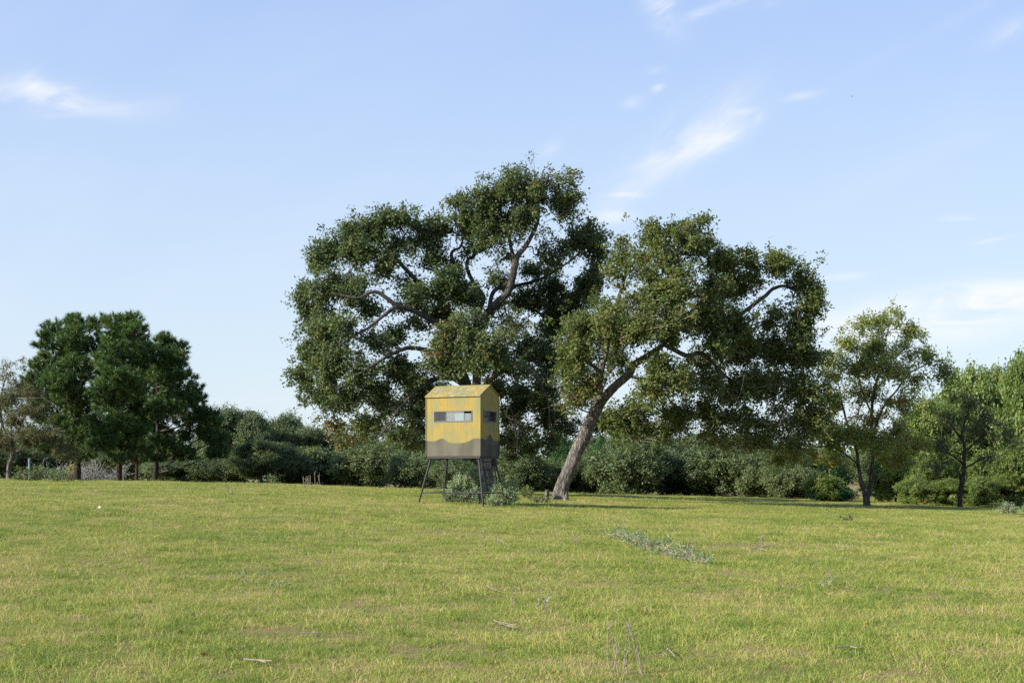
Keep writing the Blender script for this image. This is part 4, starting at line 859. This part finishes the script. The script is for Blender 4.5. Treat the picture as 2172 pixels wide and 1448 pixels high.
bushy('silver_bush', 'smaller silvery bush right of the blind legs, with a twiggy brown top', 'bush', 1060, 1073, [(-.1, .22, .28, .22), (.18, .34, .28, .28), (0, .56, .22, .2), (.36, .52, .2, .2), (.42, .22, .2, .2), (-.28, .12, .2, .14), (.48, .76, .12, .1)], SILVER_LEAF, 92, k=230)
bushy('brush_shrub', 'small yellow green shrub between the silvery bush and the stump', 'shrub', 1112, 1056, [(-.1, .2, .18, .2), (.1, .3, .16, .2), (.22, .12, .2, .12)], WEED_LEAF, 93, k=160, ln=.07, wd=.03, tint=.9)
bushy('dark_weed', 'dark leafy weed in the grass in front of the stump', 'weed', 1144, 1066, [(-.2, .12, .2, .12), (.1, .14, .2, .12), (.3, .08, .16, .08)], WEED_LEAF, 94, k=170, tint=.2)
for i_, (px, py, w_, lb) in enumerate([(1326, 1146, .20, 'silver leaved weed at the upper left end of the sprawling patch'), (1372, 1160, .24, 'silver leaved weed in the middle of the sprawling patch'), (1420, 1178, .25, 'bushiest silver leaved weed of the sprawling patch, right of its middle'), (1468, 1190, .2, 'thin silver leaved weed at the lower right end of the sprawling patch, by dead stalks')]):
    bushy('silver_weed', lb, 'weed', px, py, [(-w_, .10, w_ * .8, .09, -.3), (0, .12, w_ * .9, .11, .25), (w_ * .9, .09, w_ * .8, .08), (-w_ * .6, .20, w_ * .5, .07, .7), (w_ * .9, .07, w_ * .9, .07, -.7), (-w_ * 1.4, .08, w_ * .6, .07, .9), (w_ * .3, .17, w_ * .4, .08, 1.1), (0, .06, w_ * .8, .06, -1.1)], SILVER_LEAF, 95 + i_, k=[120, 125, 125, 70][i_], ln=.045, wd=.022, per=12, group='sprawling silver weeds in front of the blind', sr=.004, tint=.4)
bushy('silver_bush', 'silvery bush at the edge of the shaded grass, near the right edge', 'bush', 2134, 1090, [(-.15, .16, .2, .15), (.12, .2, .22, .17), (.0, .34, .16, .1), (.3, .1, .12, .1)], SILVER_LEAF, 101, k=230)
bushy('silver_bush', 'silvery bush cut by the right edge of the field', 'bush', 2176, 1088, [(0, .16, .2, .15), (.1, .26, .16, .1)], SILVER_LEAF, 102, k=230)
bushy('crest_bush', 'low green bush beside the bluish post on the crest', 'bush', 66, 1020, [(-.4, .25, .5, .3), (.4, .3, .5, .3), (1.0, .15, .4, .2)], WEED_LEAF, 103, k=60, ln=.12, wd=.05, tint=.5)
bushy('crest_weed', 'pale yellow green weed on the crest left of the thickest pine trunk', 'weed', 116, 1020, [(-.3, .3, .35, .2), (.25, .3, .3, .2)], SILVER_LEAF, 104, k=70, ln=.10, wd=.045, tint=.2)
bushy('crest_weed', 'bright weed touching the foot of the thickest pine trunk', 'weed', 148, 1020, [(0, .35, .2, .3), (.1, .6, .12, .15)], VINE_LEAF, 105, k=80, ln=.10, wd=.045, tint=.9)

def weed(name, label, cat, px, py, h, n_st, mat, seed, leaves=10, ln=.04, wd=.018, lean=.25, stemmat=TWIG_PALE, r=.004, side=0, group=None, tint=.6, dead=False):
    global rng
    rng = np.random.default_rng(seed)
    b = on_ground(px, py); root = empty(name, b, label, cat, group); gs, gl = Geo(), Geo()
    for k_ in range(n_st):
        p0 = np.array([rng.normal(0, .03), rng.normal(0, .03), -.03]) + (np.array([rng.uniform(-.12, .12), rng.uniform(-.1, .1), 0]) if n_st > 2 else 0)
        hh = h * rng.uniform(.7, 1.05); d = np.array([rng.normal(side, lean), rng.normal(0, lean), 1.0]) * hh
        P = catmull(np.array([p0, p0 + d * .35 + rng.normal(0, .015, 3), p0 + d * .7 + rng.normal(0, .02, 3), p0 + d]), 4); tube(gs, P, np.linspace(r * 1.3, r * .5, len(P)), 5)
        for q in range(3 if dead else 1):
            f_ = rng.integers(4, len(P) - 1); e_ = P[f_] + np.array([rng.normal(0, .3), rng.normal(0, .3), .5]) * hh * .3; tube(gs, np.array([P[f_], e_]), [r * .7, r * .3], 4)
        if leaves:
            m_ = leaves; f_ = rng.integers(3, len(P), m_); A = P[f_]; ax = norm(rng.normal(0, 1, (m_, 3)) + [0, 0, -.5 if dead else .3])
            leaf_batch(gl, A, ax, norm(rng.normal(0, 1, (m_, 3)) + [0, 0, 1]), ln * rng.uniform(.6, 1.2, m_), wd, np.clip(tint + rng.normal(0, .2, m_), 0, 1), .25)
    link('stems', gs.mesh('stems', stemmat), root, kind='stuff')
    if gl.V: link('leaves', gl.mesh('leaves', mat), root, kind='stuff')
    return root
DEAD_LEAF = leaf_mat('dead_leaf', [(0, (.13, .10, .065)), (1, (.34, .28, .20))], .2, .8, .2)
weed('silver_weed', 'small silver weed standing alone at the far left, below the dead brush', 'weed', 85, 1142, .28, 3, SILVER_LEAF, 110, 16)
weed('silver_weed', 'tiny silver weed cut by the left edge of the field', 'weed', 8, 1146, .18, 3, SILVER_LEAF, 111, 14)
weed('silver_weed', 'lone silver weed on a bare grey stem, straight below the blind', 'weed', 1030, 1158, .36, 2, SILVER_LEAF, 112, 18, ln=.05, r=.005)
weed('silver_weed', 'pale silver weed low in the grass, the brighter of two left of centre', 'weed', 592, 1248, .12, 4, SILVER_LEAF, 113, 18, tint=.8)
weed('silver_weed', 'thin silver weed beside pale stalks, left of the brighter one', 'weed', 527, 1236, .22, 4, SILVER_LEAF, 114, 10, tint=.4)
weed('silver_weed', 'white tipped weed among dark dead stalks below the centre', 'weed', 1154, 1292, .20, 2, SILVER_LEAF, 115, 20, tint=.9)
weed('silver_weed', 'silver weed beside dead stalks in the right half of the field', 'weed', 1745, 1250, .24, 3, SILVER_LEAF, 116, 12, tint=.6)
weed('silver_weed', 'small silver weed in the dry strip on the right', 'weed', 1800, 1168, .18, 3, SILVER_LEAF, 117, 14, tint=.5)
bushy('dark_weed', 'low dark green weed in the bright grass below the two stemmed tree', 'weed', 1797, 1104, [(-.12, .07, .12, .07), (.1, .08, .13, .08)], WEED_LEAF, 118, k=220, ln=.05, tint=.3)
weed('crest_weed', 'faint thin weed on the crest below the highest tree line oak', 'weed', 487, 1052, .45, 4, WEED_LEAF, 119, 14, ln=.06, wd=.02)
dd = [
 (1330, 1432, .48, 5, .006, -.1, 'tall dead stalks standing at the bottom edge, right of centre'),
 (1362, 1436, .50, 2, .007, -.12, 'thickest dead stalk of the bottom edge, right of its group'),
 (1088, 1284, .30, 2, .005, 0, 'pair of bare upright dead stalks below the blind'),
 (1172, 1300, .34, 3, .005, -.05, 'dark dead stalks beside the white tipped weed'),
 (1182, 1282, .26, 1, .004, 0, 'single pale dead stalk right of the white tipped weed'),
 (1058, 1158, .26, 2, .006, .02, 'short grey dead stalk right of the lone silver weed'),
 (1222, 1158, .30, 5, .004, 0, 'spiky dead forb in the tan grass left of the sprawling silver patch'),
 (1475, 1166, .34, 4, .005, -.05, 'dead stalks rising behind the lower right of the silver patch'),
 (1616, 1162, .30, 3, .005, 0, 'upright dead stalks right of the silver patch'),
 (1754, 1244, .30, 3, .004, .05, 'dead stalks next to the silver weed in the right half'),
 (652, 1036, .55, 7, .012, 0, 'bunch of pale dead stalks on the crest left of the blind'),
 (676, 1036, .75, 3, .012, .1, 'forked dead stalk on the crest, right of the pale bunch'),
 (1880, 1266, .22, 2, .003, 0, 'two short dead stalks in the lower right grass'),
 (560, 1226, .26, 3, .004, 0, 'pale dry stalks between two silver weeds left of centre'),
 (958, 1254, .24, 1, .004, -.1, 'single grey dead stalk left of the bare upright pair'),
 (2040, 1180, .26, 3, .004, 0, 'dead stalks in the yellow grass near the right edge'),
 (300, 1330, .26, 2, .003, 0, 'thin pale stalks in the lower left grass'),
 (1404, 1058, .35, 1, .014, 0, 'short lone grey stick behind the grass right of the leaning trunk'),
 (1215, 1080, .30, 4, .006, 0, 'dry stalks in the shadow line right of the stump'),
]
for i_, (px, py, h_, n_, r_, sd_, lb) in enumerate(dd):
    weed('dead_stalks', lb, 'dead stalks', px, py, h_, n_, DEAD_LEAF, 130 + i_, 9 if n_ > 1 else 3, ln=.03, wd=.012, lean=.16, stemmat=TWIG_DEAD, r=r_ * .8, side=sd_, group='dead stalks in the grass', dead=True)
def sticks(name, label, px, py, segs_, mat, r=.008, cat='stick', group=None):
    b = on_ground(px, py); root_g = Geo()
    for (x0, y0, x1, y1) in segs_:
        a = on_ground(px + x0, py + y0) + [0, 0, .05]; e_ = on_ground(px + x1, py + y1) + [0, 0, .06]
        m_ = (a + e_) / 2 + [random.gauss(0, .015), 0, .0]; tube(root_g, catmull(np.array([a, m_, e_]), 4), np.linspace(r, r * .5, 9), 6)
    o = link(name, root_g.mesh(name, mat, False, b), None, b); tag(o, label, cat, group)
gd = 'dead twigs lying in the grass'
sticks('fallen_twig', 'forked dead twig lying in the grass below the bare upright stalks', 1075, 1332, [(-28, -8, 8, 10), (-20, 6, 26, -2), (0, 2, 22, 12), (-10, -2, 20, 6)], TWIG_DEAD, .006, group=gd)
sticks('fallen_twig', 'pale twig lying flat near the bottom edge, left of centre', 548, 1412, [(-30, -2, 30, 4), (0, 0, 16, 8)], TWIG_DEAD, .009, group=gd)
sticks('fallen_twig', 'curled dead twigs lying right of the tall bottom stalks', 1412, 1392, [(-22, 6, 10, -4), (4, -6, 20, 14), (-6, 2, 2, 16)], TWIG_DEAD, .006, group=gd)
sticks('fallen_twig', 'flat pale twig in the lower right grass', 1795, 1382, [(-26, 2, 28, 0), (4, 0, 24, 5)], TWIG_DEAD, .007, group=gd)
sticks('fallen_twig', 'slanting brown stick right of the short grey stalk below the blind', 1070, 1156, [(-12, -6, 12, 8)], TWIG_DEAD, .009, group=gd)
sticks('fallen_twig', 'slanting dark stick left of the bare upright stalk pair', 1046, 1256, [(-14, -8, 14, 8)], TWIG_DEAD, .006, group=gd)
sticks('fallen_twig', 'white bleached twig beside the bare litter patch, lower left', 655, 1352, [(-18, 0, 20, 1)], TWIG_DEAD, .008, group=gd)
sticks('fallen_twig', 'dead stick on the dry strip right of the silver patch', 1612, 1168, [(-20, 2, 30, -6), (-4, 0, 18, 6)], TWIG_DEAD, .008, group=gd)
# litter leaf curls
def curl(label, px, py, s_, mat):
    b = on_ground(px, py); g = Geo(); k_ = 7; V = []
    for a in range(k_):
        f_ = a / (k_ - 1); w_ = .45 * math.sin(math.pi * (f_ * .9 + .05)); ang = f_ * 2.4 - .3
        c_ = np.array([math.sin(ang) * .5, 0, .12 + .5 - math.cos(ang) * .5]) * s_
        V += [c_ + [0, -w_ * s_, .1 * s_], c_, c_ + [0, w_ * s_, .12 * s_]]
    q = []
    for a in range(k_ - 1):
        for j in range(2): q.append((a * 3 + j, a * 3 + j + 1, a * 3 + j + 4, a * 3 + j + 3))
    V = np.array(V); g.add(V, q); g.add(V * [1, .96, 1] + [0, 0, .006], [tuple(reversed(f_)) for f_ in q])
    o = link('scrap' if 'scrap' in label else 'dry_leaf', g.mesh('curl', mat, True), None, b + [0, 0, .03]); o.rotation_euler = (0, 0, px); tag(o, label, 'litter')
WHITE = plain_mat('white_scrap', (.7, .68, .64), .7, 0, .1); BROWN = plain_mat('brown_leaf', (.16, .07, .035), .7, 0, .3)
curl('curled white scrap lying alone in the grass on the far left', 212, 1084, .10, WHITE)
curl('curled dark brown leaf standing above the bare litter patch, lower left', 382, 1352, .05, BROWN)
curl('curled brown leaf at the edge of the bare litter patch, lower left', 432, 1398, .05, BROWN)

# stump
b = on_ground(1160, 1057); b = P3(1160, 1054, 51.5); b[2] = float(zg(b[0], 51.5)); g = Geo()
tube(g, catmull(np.array([b + [0, 0, -.1], b + [0, 0, .18], b + [.01, 0, .36]]), 5), np.linspace(.095, .08, 11), 14, .08, 3)
o = link('stump', g.mesh('stump', BARK_PALE, False, b), None, b); tag(o, 'short pale stump just left of the leaning trunk', 'stump')
# bluish post
b = P3(63, 1000, 68); b[2] = float(zg(b[0], 68)); g = Geo(); tube(g, np.array([b + [0, 0, -.2], b + [0, 0, .55], b + [0, 0, 1.05]]), [.075, .075, .07], 10)
o = link('post', g.mesh('post', plain_mat('bluish_paint', (.13, .17, .24), .7), False, b), None, b); tag(o, 'bluish post between the olive tree and the pines', 'post')
# dead brush pile behind the pines
rng = np.random.default_rng(171)
b = P3(170, 1000, 81); b[2] = float(zg(b[0], 81)); g = Geo()
for k_ in range(150):
    x0 = rng.uniform(-1.9, 1.9); p = b + [x0, rng.uniform(-.8, .8), -.1]; d = np.array([rng.normal(0, .8), rng.normal(0, .5), rng.uniform(.25, 1.0)]) * rng.uniform(.8, 1.5)
    P = catmull(np.array([p, p + d * .4 + rng.normal(0, .1, 3), p + d * .8 + rng.normal(0, .15, 3), p + d * 1.1 + rng.normal(0, .2, 3)]), 3); tube(g, P, np.linspace(.022, .006, len(P)), 4)
    for q in range(3):
        f_ = rng.integers(3, len(P)); e_ = P[f_] + rng.normal(0, .28, 3) + [0, 0, .1]; tube(g, np.array([P[f_], (P[f_] + e_) / 2 + rng.normal(0, .05, 3), e_]), [.01, .007, .004], 3)
o = link('brush_pile', g.mesh('brush_pile', plain_mat('grey_dead_wood', (.25, .245, .24), .9), False, b), None, b); tag(o, 'grey pile of dead branches behind the thickest pine trunk', 'brush pile')
# bird
b = P3(1808, 205, 150); g = Geo()
b = P3(1808, 205, 260); tube(g, np.array([[-.16, 0, 0], [-.08, 0, .01], [0, 0, .015], [.1, 0, .01], [.17, 0, 0]]), [.01, .035, .04, .025, .01], 8)
for s_ in (-1, 1):
    V = np.array([(-.05, s_ * .02, .02), (.07, s_ * .02, .02), (.04, s_ * .22, .09), (-.03, s_ * .22, .09), (-.05, s_ * .42, .05), (-.01, s_ * .42, .05)]); q = [(0, 1, 2, 3), (3, 2, 5, 4)]
    g.add(V, q); g.add(V + [0, 0, .008], [tuple(reversed(f_)) for f_ in q])
o = link('bird', g.mesh('bird', plain_mat('dark_feather', (.05, .05, .055), .7), True), None, b); o.rotation_euler = (0, 0, .3); tag(o, 'tiny dark bird flying alone in the upper right sky', 'bird')

# ------------------------------------------------------------------ grass
gm2, t = new_mat('grass_blades'); n, l = t.nodes, t.links
ge = n.new('ShaderNodeNewGeometry'); dry = patch_nodes(n, l, ge.outputs['Position'])
at = n.new('ShaderNodeAttribute'); at.attribute_name = 'tint'; oi = n.new('ShaderNodeObjectInfo')
def M2(op, a, b_, c_=None, clamp=False):
    k_ = n.new('ShaderNodeMath'); k_.operation = op; k_.use_clamp = clamp
    for i_, v_ in enumerate((a, b_, c_)):
        if v_ is None: continue
        if isinstance(v_, (int, float)): k_.inputs[i_].default_value = v_
        else: l.new(v_, k_.inputs[i_])
    return k_.outputs[0]
v1 = M2('MULTIPLY_ADD', M2('SUBTRACT', dry, .545), 2.4, at.outputs['Fac']); v1 = M2('MULTIPLY_ADD', M2('SUBTRACT', oi.outputs['Random'], .5), .30, v1, True)
r = make_ramp(t, [(0, (.16, .235, .045)), (.25, (.265, .35, .060)), (.5, (.37, .42, .078)), (.68, (.47, .435, .105)), (.82, (.52, .40, .17)), (1, (.62, .49, .28))]); l.new(v1, r.inputs[0])
b_ = n.new('ShaderNodeBsdfPrincipled'); b_.inputs['Roughness'].default_value = .55; b_.inputs['Specular IOR Level'].default_value = .3; l.new(r.outputs[0], b_.inputs['Base Color'])
tr = n.new('ShaderNodeBsdfTranslucent'); l.new(r.outputs[0], tr.inputs[0]); ms = n.new('ShaderNodeMixShader'); ms.inputs[0].default_value = .38
l.new(b_.outputs[0], ms.inputs[1]); l.new(tr.outputs[0], ms.inputs[2]); o_ = n.new('ShaderNodeOutputMaterial'); l.new(ms.outputs[0], o_.inputs[0])
def blades(nb, R, h, w, bend, tint, seed, lie=0.0):
    rs = np.random.default_rng(seed); a = rs.uniform(0, 6.283, nb); rr = R * np.sqrt(rs.uniform(0, 1, nb)); base = np.stack([rr * np.cos(a), rr * np.sin(a), np.full(nb, -.01)], -1)
    hh = h * rs.uniform(.45, 1.15, nb)[:, None]; d = rs.normal(0, 1, (nb, 2)) ; d /= np.linalg.norm(d, axis=1, keepdims=True)
    ln_ = (bend * rs.uniform(.2, 1.4, nb))[:, None]; dir1 = np.concatenate([d * ln_ * .5, np.full((nb, 1), 1 - lie)], 1); dir1 /= np.linalg.norm(dir1, axis=1, keepdims=True)
    dir2 = np.concatenate([d * ln_ * 1.5 + rs.normal(0, .2, (nb, 2)), np.full((nb, 1), (1 - lie) * .75)], 1); dir2 /= np.linalg.norm(dir2, axis=1, keepdims=True)
    mid = base + dir1 * hh * .55; tip = mid + dir2 * hh * .5
    th = rs.uniform(0, 6.283, nb); sd_ = np.stack([np.cos(th), np.sin(th), np.zeros(nb)], -1) * w * rs.uniform(.6, 1.2, nb)[:, None] * .5
    V = np.stack([base - sd_, base + sd_, mid + sd_ * .8, mid - sd_ * .8, tip], 1).reshape(-1, 3); k_ = np.arange(nb)[:, None] * 5
    q = np.concatenate([k_ + 0, k_ + 1, k_ + 2, k_ + 3], 1); f3 = np.concatenate([k_ + 3, k_ + 2, k_ + 4], 1)
    tn = np.clip(tint + rs.normal(0, .21, nb), 0, 1); dead_ = rs.uniform(0, 1, nb) < .11; tn[dead_] = rs.uniform(.78, 1, dead_.sum())
    return V, q, f3, np.repeat(tn, 5)
def clump(name, parts_):
    g = Geo()
    for (V, q, f3, tn) in parts_: g.add(V, q, tn); g.F3.append(f3 + g.n - len(V))
    me = g.mesh(name, gm2); o = bpy.data.objects.new(name, me); return o
clumps = [clump('clump', [blades(66, .18, .085, .0052, 1.5, .45, 201, .15), blades(16, .2, .12, .004, 2.2, .95, 301, .75)]), clump('clump', [blades(76, .19, .075, .0052, 1.7, .5, 202, .25), blades(12, .2, .11, .004, 2.2, .9, 302, .8)]), clump('clump', [blades(70, .18, .095, .0055, 1.3, .40, 203, .1), blades(8, .2, .12, .004, 2.2, .9, 303, .7)]),
          clump('tall_tuft', [blades(90, .12, .15, .0055, 1.1, .34, 204), blades(12, .14, .17, .004, 1.6, .85, 304, .4)]), clump('straw', [blades(34, .24, .17, .0042, 2.4, 1.0, 205, .88), blades(34, .18, .065, .005, 1.4, .6, 305, .2)]), clump('broad', [blades(34, .12, .055, .013, 1.6, .2, 206, .35), blades(40, .17, .075, .005, 1.4, .48, 306, .1)]),
          clump('sparse_tall', [blades(12, .2, .26, .0038, 1.0, .78, 207, .1), blades(60, .18, .085, .0055, 1.4, .45, 307, .1)])]
gcol = bpy.data.collections.new('grass_pieces')
for c_ in clumps: gcol.objects.link(c_)
rng = np.random.default_rng(401)
def scatter(y0, y1, dens, sc, margin=5, zs=1.0):
    A_ = 0; out = []
    for ya in np.arange(y0, y1, 1.0):
        hw = .375 * (ya + 1) + margin; n_ = int(2 * hw * dens); x_ = rng.uniform(-hw, hw, n_); y_ = rng.uniform(ya, ya + 1, n_); out.append(np.stack([x_, y_], -1))
    P = np.concatenate(out); return P, np.column_stack([np.full(len(P), sc), np.full(len(P), sc), np.full(len(P), zs)])
bands = [scatter(7, 18, 70, .95, 4, .78), scatter(18, 30, 46, 1.15, 5, .75), scatter(30, 48, 32, 1.35, 6, .75), scatter(48, 72, 20, 1.6, 8, .75), scatter(72, 95, 4, 2.0, 6, .8)]
P = np.concatenate([b__[0] for b__ in bands]); sc = np.concatenate([b__[1] for b__ in bands])
bare = [(150, 1420, .3, .2), (1640, 1290, .4, .25), (1850, 1400, .4, .2), (1250, 1240, .4, .2), (300, 1180, .8, .25), (860, 1380, .3, .2), (2050, 1390, .45, .25), (420, 1400, .75, .35), (660, 1346, .85, .3), (380, 1352, .25, .15), (1075, 1330, .35, .2), (1990, 1262, .5, .3), (1700, 1160, 2.4, .5), (1560, 1090, 2.6, .5), (960, 1126, .8, .3), (1210, 1156, .5, .3), (800, 1290, .5, .3), (560, 1335, .45, .25), (1480, 1185, .6, .3), (60, 1045, 1.2, .6), (1190, 1326, .4, .25)]
keep = np.ones(len(P), bool)
for (px, py, rx, ry) in bare:
    c_ = on_ground(px, py); d_ = ((P[:, 0] - c_[0]) / (rx * .75)) ** 2 + ((P[:, 1] - c_[1]) / (ry * 1.6)) ** 2; d_ = d_ * (1 + .5 * np.sin(P[:, 0] * 7) * np.sin(P[:, 1] * 5))
    keep &= ~((d_ < 1) & (rng.uniform(0, 1, len(P)) < .5))
P, sc = P[keep], sc[keep]
big = np.array([mnoise.noise(Vector((p[0] * .45, p[1] * .45, 3.1))) for p in P]); fin = np.array([mnoise.noise(Vector((p[0] * 1.7, p[1] * 1.7, 9.1))) for p in P])
u_ = rng.uniform(0, 1, len(P)); idx = np.where(u_ < .30, 0, np.where(u_ < .58, 1, 2)); u2 = rng.uniform(0, 1, len(P))
idx = np.where(u2 < .09 + .25 * np.clip(fin - .05, 0, 1), 3, idx); idx = np.where((u2 > .88 - .3 * np.clip(-fin, 0, 1)), 4, idx); idx = np.where((u2 > .42) & (u2 < .50 + .12 * np.clip(big, -.5, .5)), 5, idx); idx = np.where((u2 > .50) & (u2 < .54), 6, idx)
sc = sc * ((1 + .35 * big) * rng.uniform(.7, 1.2, len(P)) * (1 + .3 * np.clip(fin, -.6, .8)))[:, None]
farq = P[:, 1] > 38; idx[farq & (idx >= 3) & (rng.uniform(0, 1, len(P)) < .7)] = 1
me = bpy.data.meshes.new('grass'); me.vertices.add(len(P)); me.vertices.foreach_set('co', np.column_stack([P, zg(P[:, 0], P[:, 1])]).astype(np.float32).ravel())
a_ = me.attributes.new('spin', 'FLOAT', 'POINT'); a_.data.foreach_set('value', rng.uniform(0, 6.283, len(P)).astype(np.float32))
a_ = me.attributes.new('size', 'FLOAT_VECTOR', 'POINT'); a_.data.foreach_set('vector', sc.astype(np.float32).ravel())
a_ = me.attributes.new('pick', 'INT', 'POINT'); a_.data.foreach_set('value', idx.astype(np.int32))
me.materials.append(gm2)
grass = link('grass', me, kind='stuff'); tag(grass, 'short green and straw coloured pasture grass covering the field', 'grass')
ng = bpy.data.node_groups.new('grass_scatter', 'GeometryNodeTree'); ng.interface.new_socket('Geometry', in_out='INPUT', socket_type='NodeSocketGeometry'); ng.interface.new_socket('Geometry', in_out='OUTPUT', socket_type='NodeSocketGeometry')
gi = ng.nodes.new('NodeGroupInput'); gout = ng.nodes.new('NodeGroupOutput'); ci = ng.nodes.new('GeometryNodeCollectionInfo'); ci.inputs['Collection'].default_value = gcol; ci.inputs['Separate Children'].default_value = True; ci.inputs['Reset Children'].default_value = True
iop = ng.nodes.new('GeometryNodeInstanceOnPoints'); iop.inputs['Pick Instance'].default_value = True
def named(nm, ty):
    k_ = ng.nodes.new('GeometryNodeInputNamedAttribute'); k_.data_type = ty; k_.inputs['Name'].default_value = nm; return next(s_ for s_ in k_.outputs if s_.enabled)
cx = ng.nodes.new('ShaderNodeCombineXYZ'); ng.links.new(named('spin', 'FLOAT'), cx.inputs[2]); e2r = ng.nodes.new('FunctionNodeEulerToRotation'); ng.links.new(cx.outputs[0], e2r.inputs[0])
ng.links.new(gi.outputs[0], iop.inputs['Points']); ng.links.new(ci.outputs[0], iop.inputs['Instance']); ng.links.new(named('pick', 'INT'), iop.inputs['Instance Index'])
ng.links.new(e2r.outputs[0], iop.inputs['Rotation']); ng.links.new(named('size', 'FLOAT_VECTOR'), iop.inputs['Scale']); ng.links.new(iop.outputs[0], gout.inputs[0])
grass.modifiers.new('scatter', 'NODES').node_group = ng
print('TRIS', len(P), sum(len(m_.loops) - 2 * len(m_.polygons) for m_ in bpy.data.meshes))
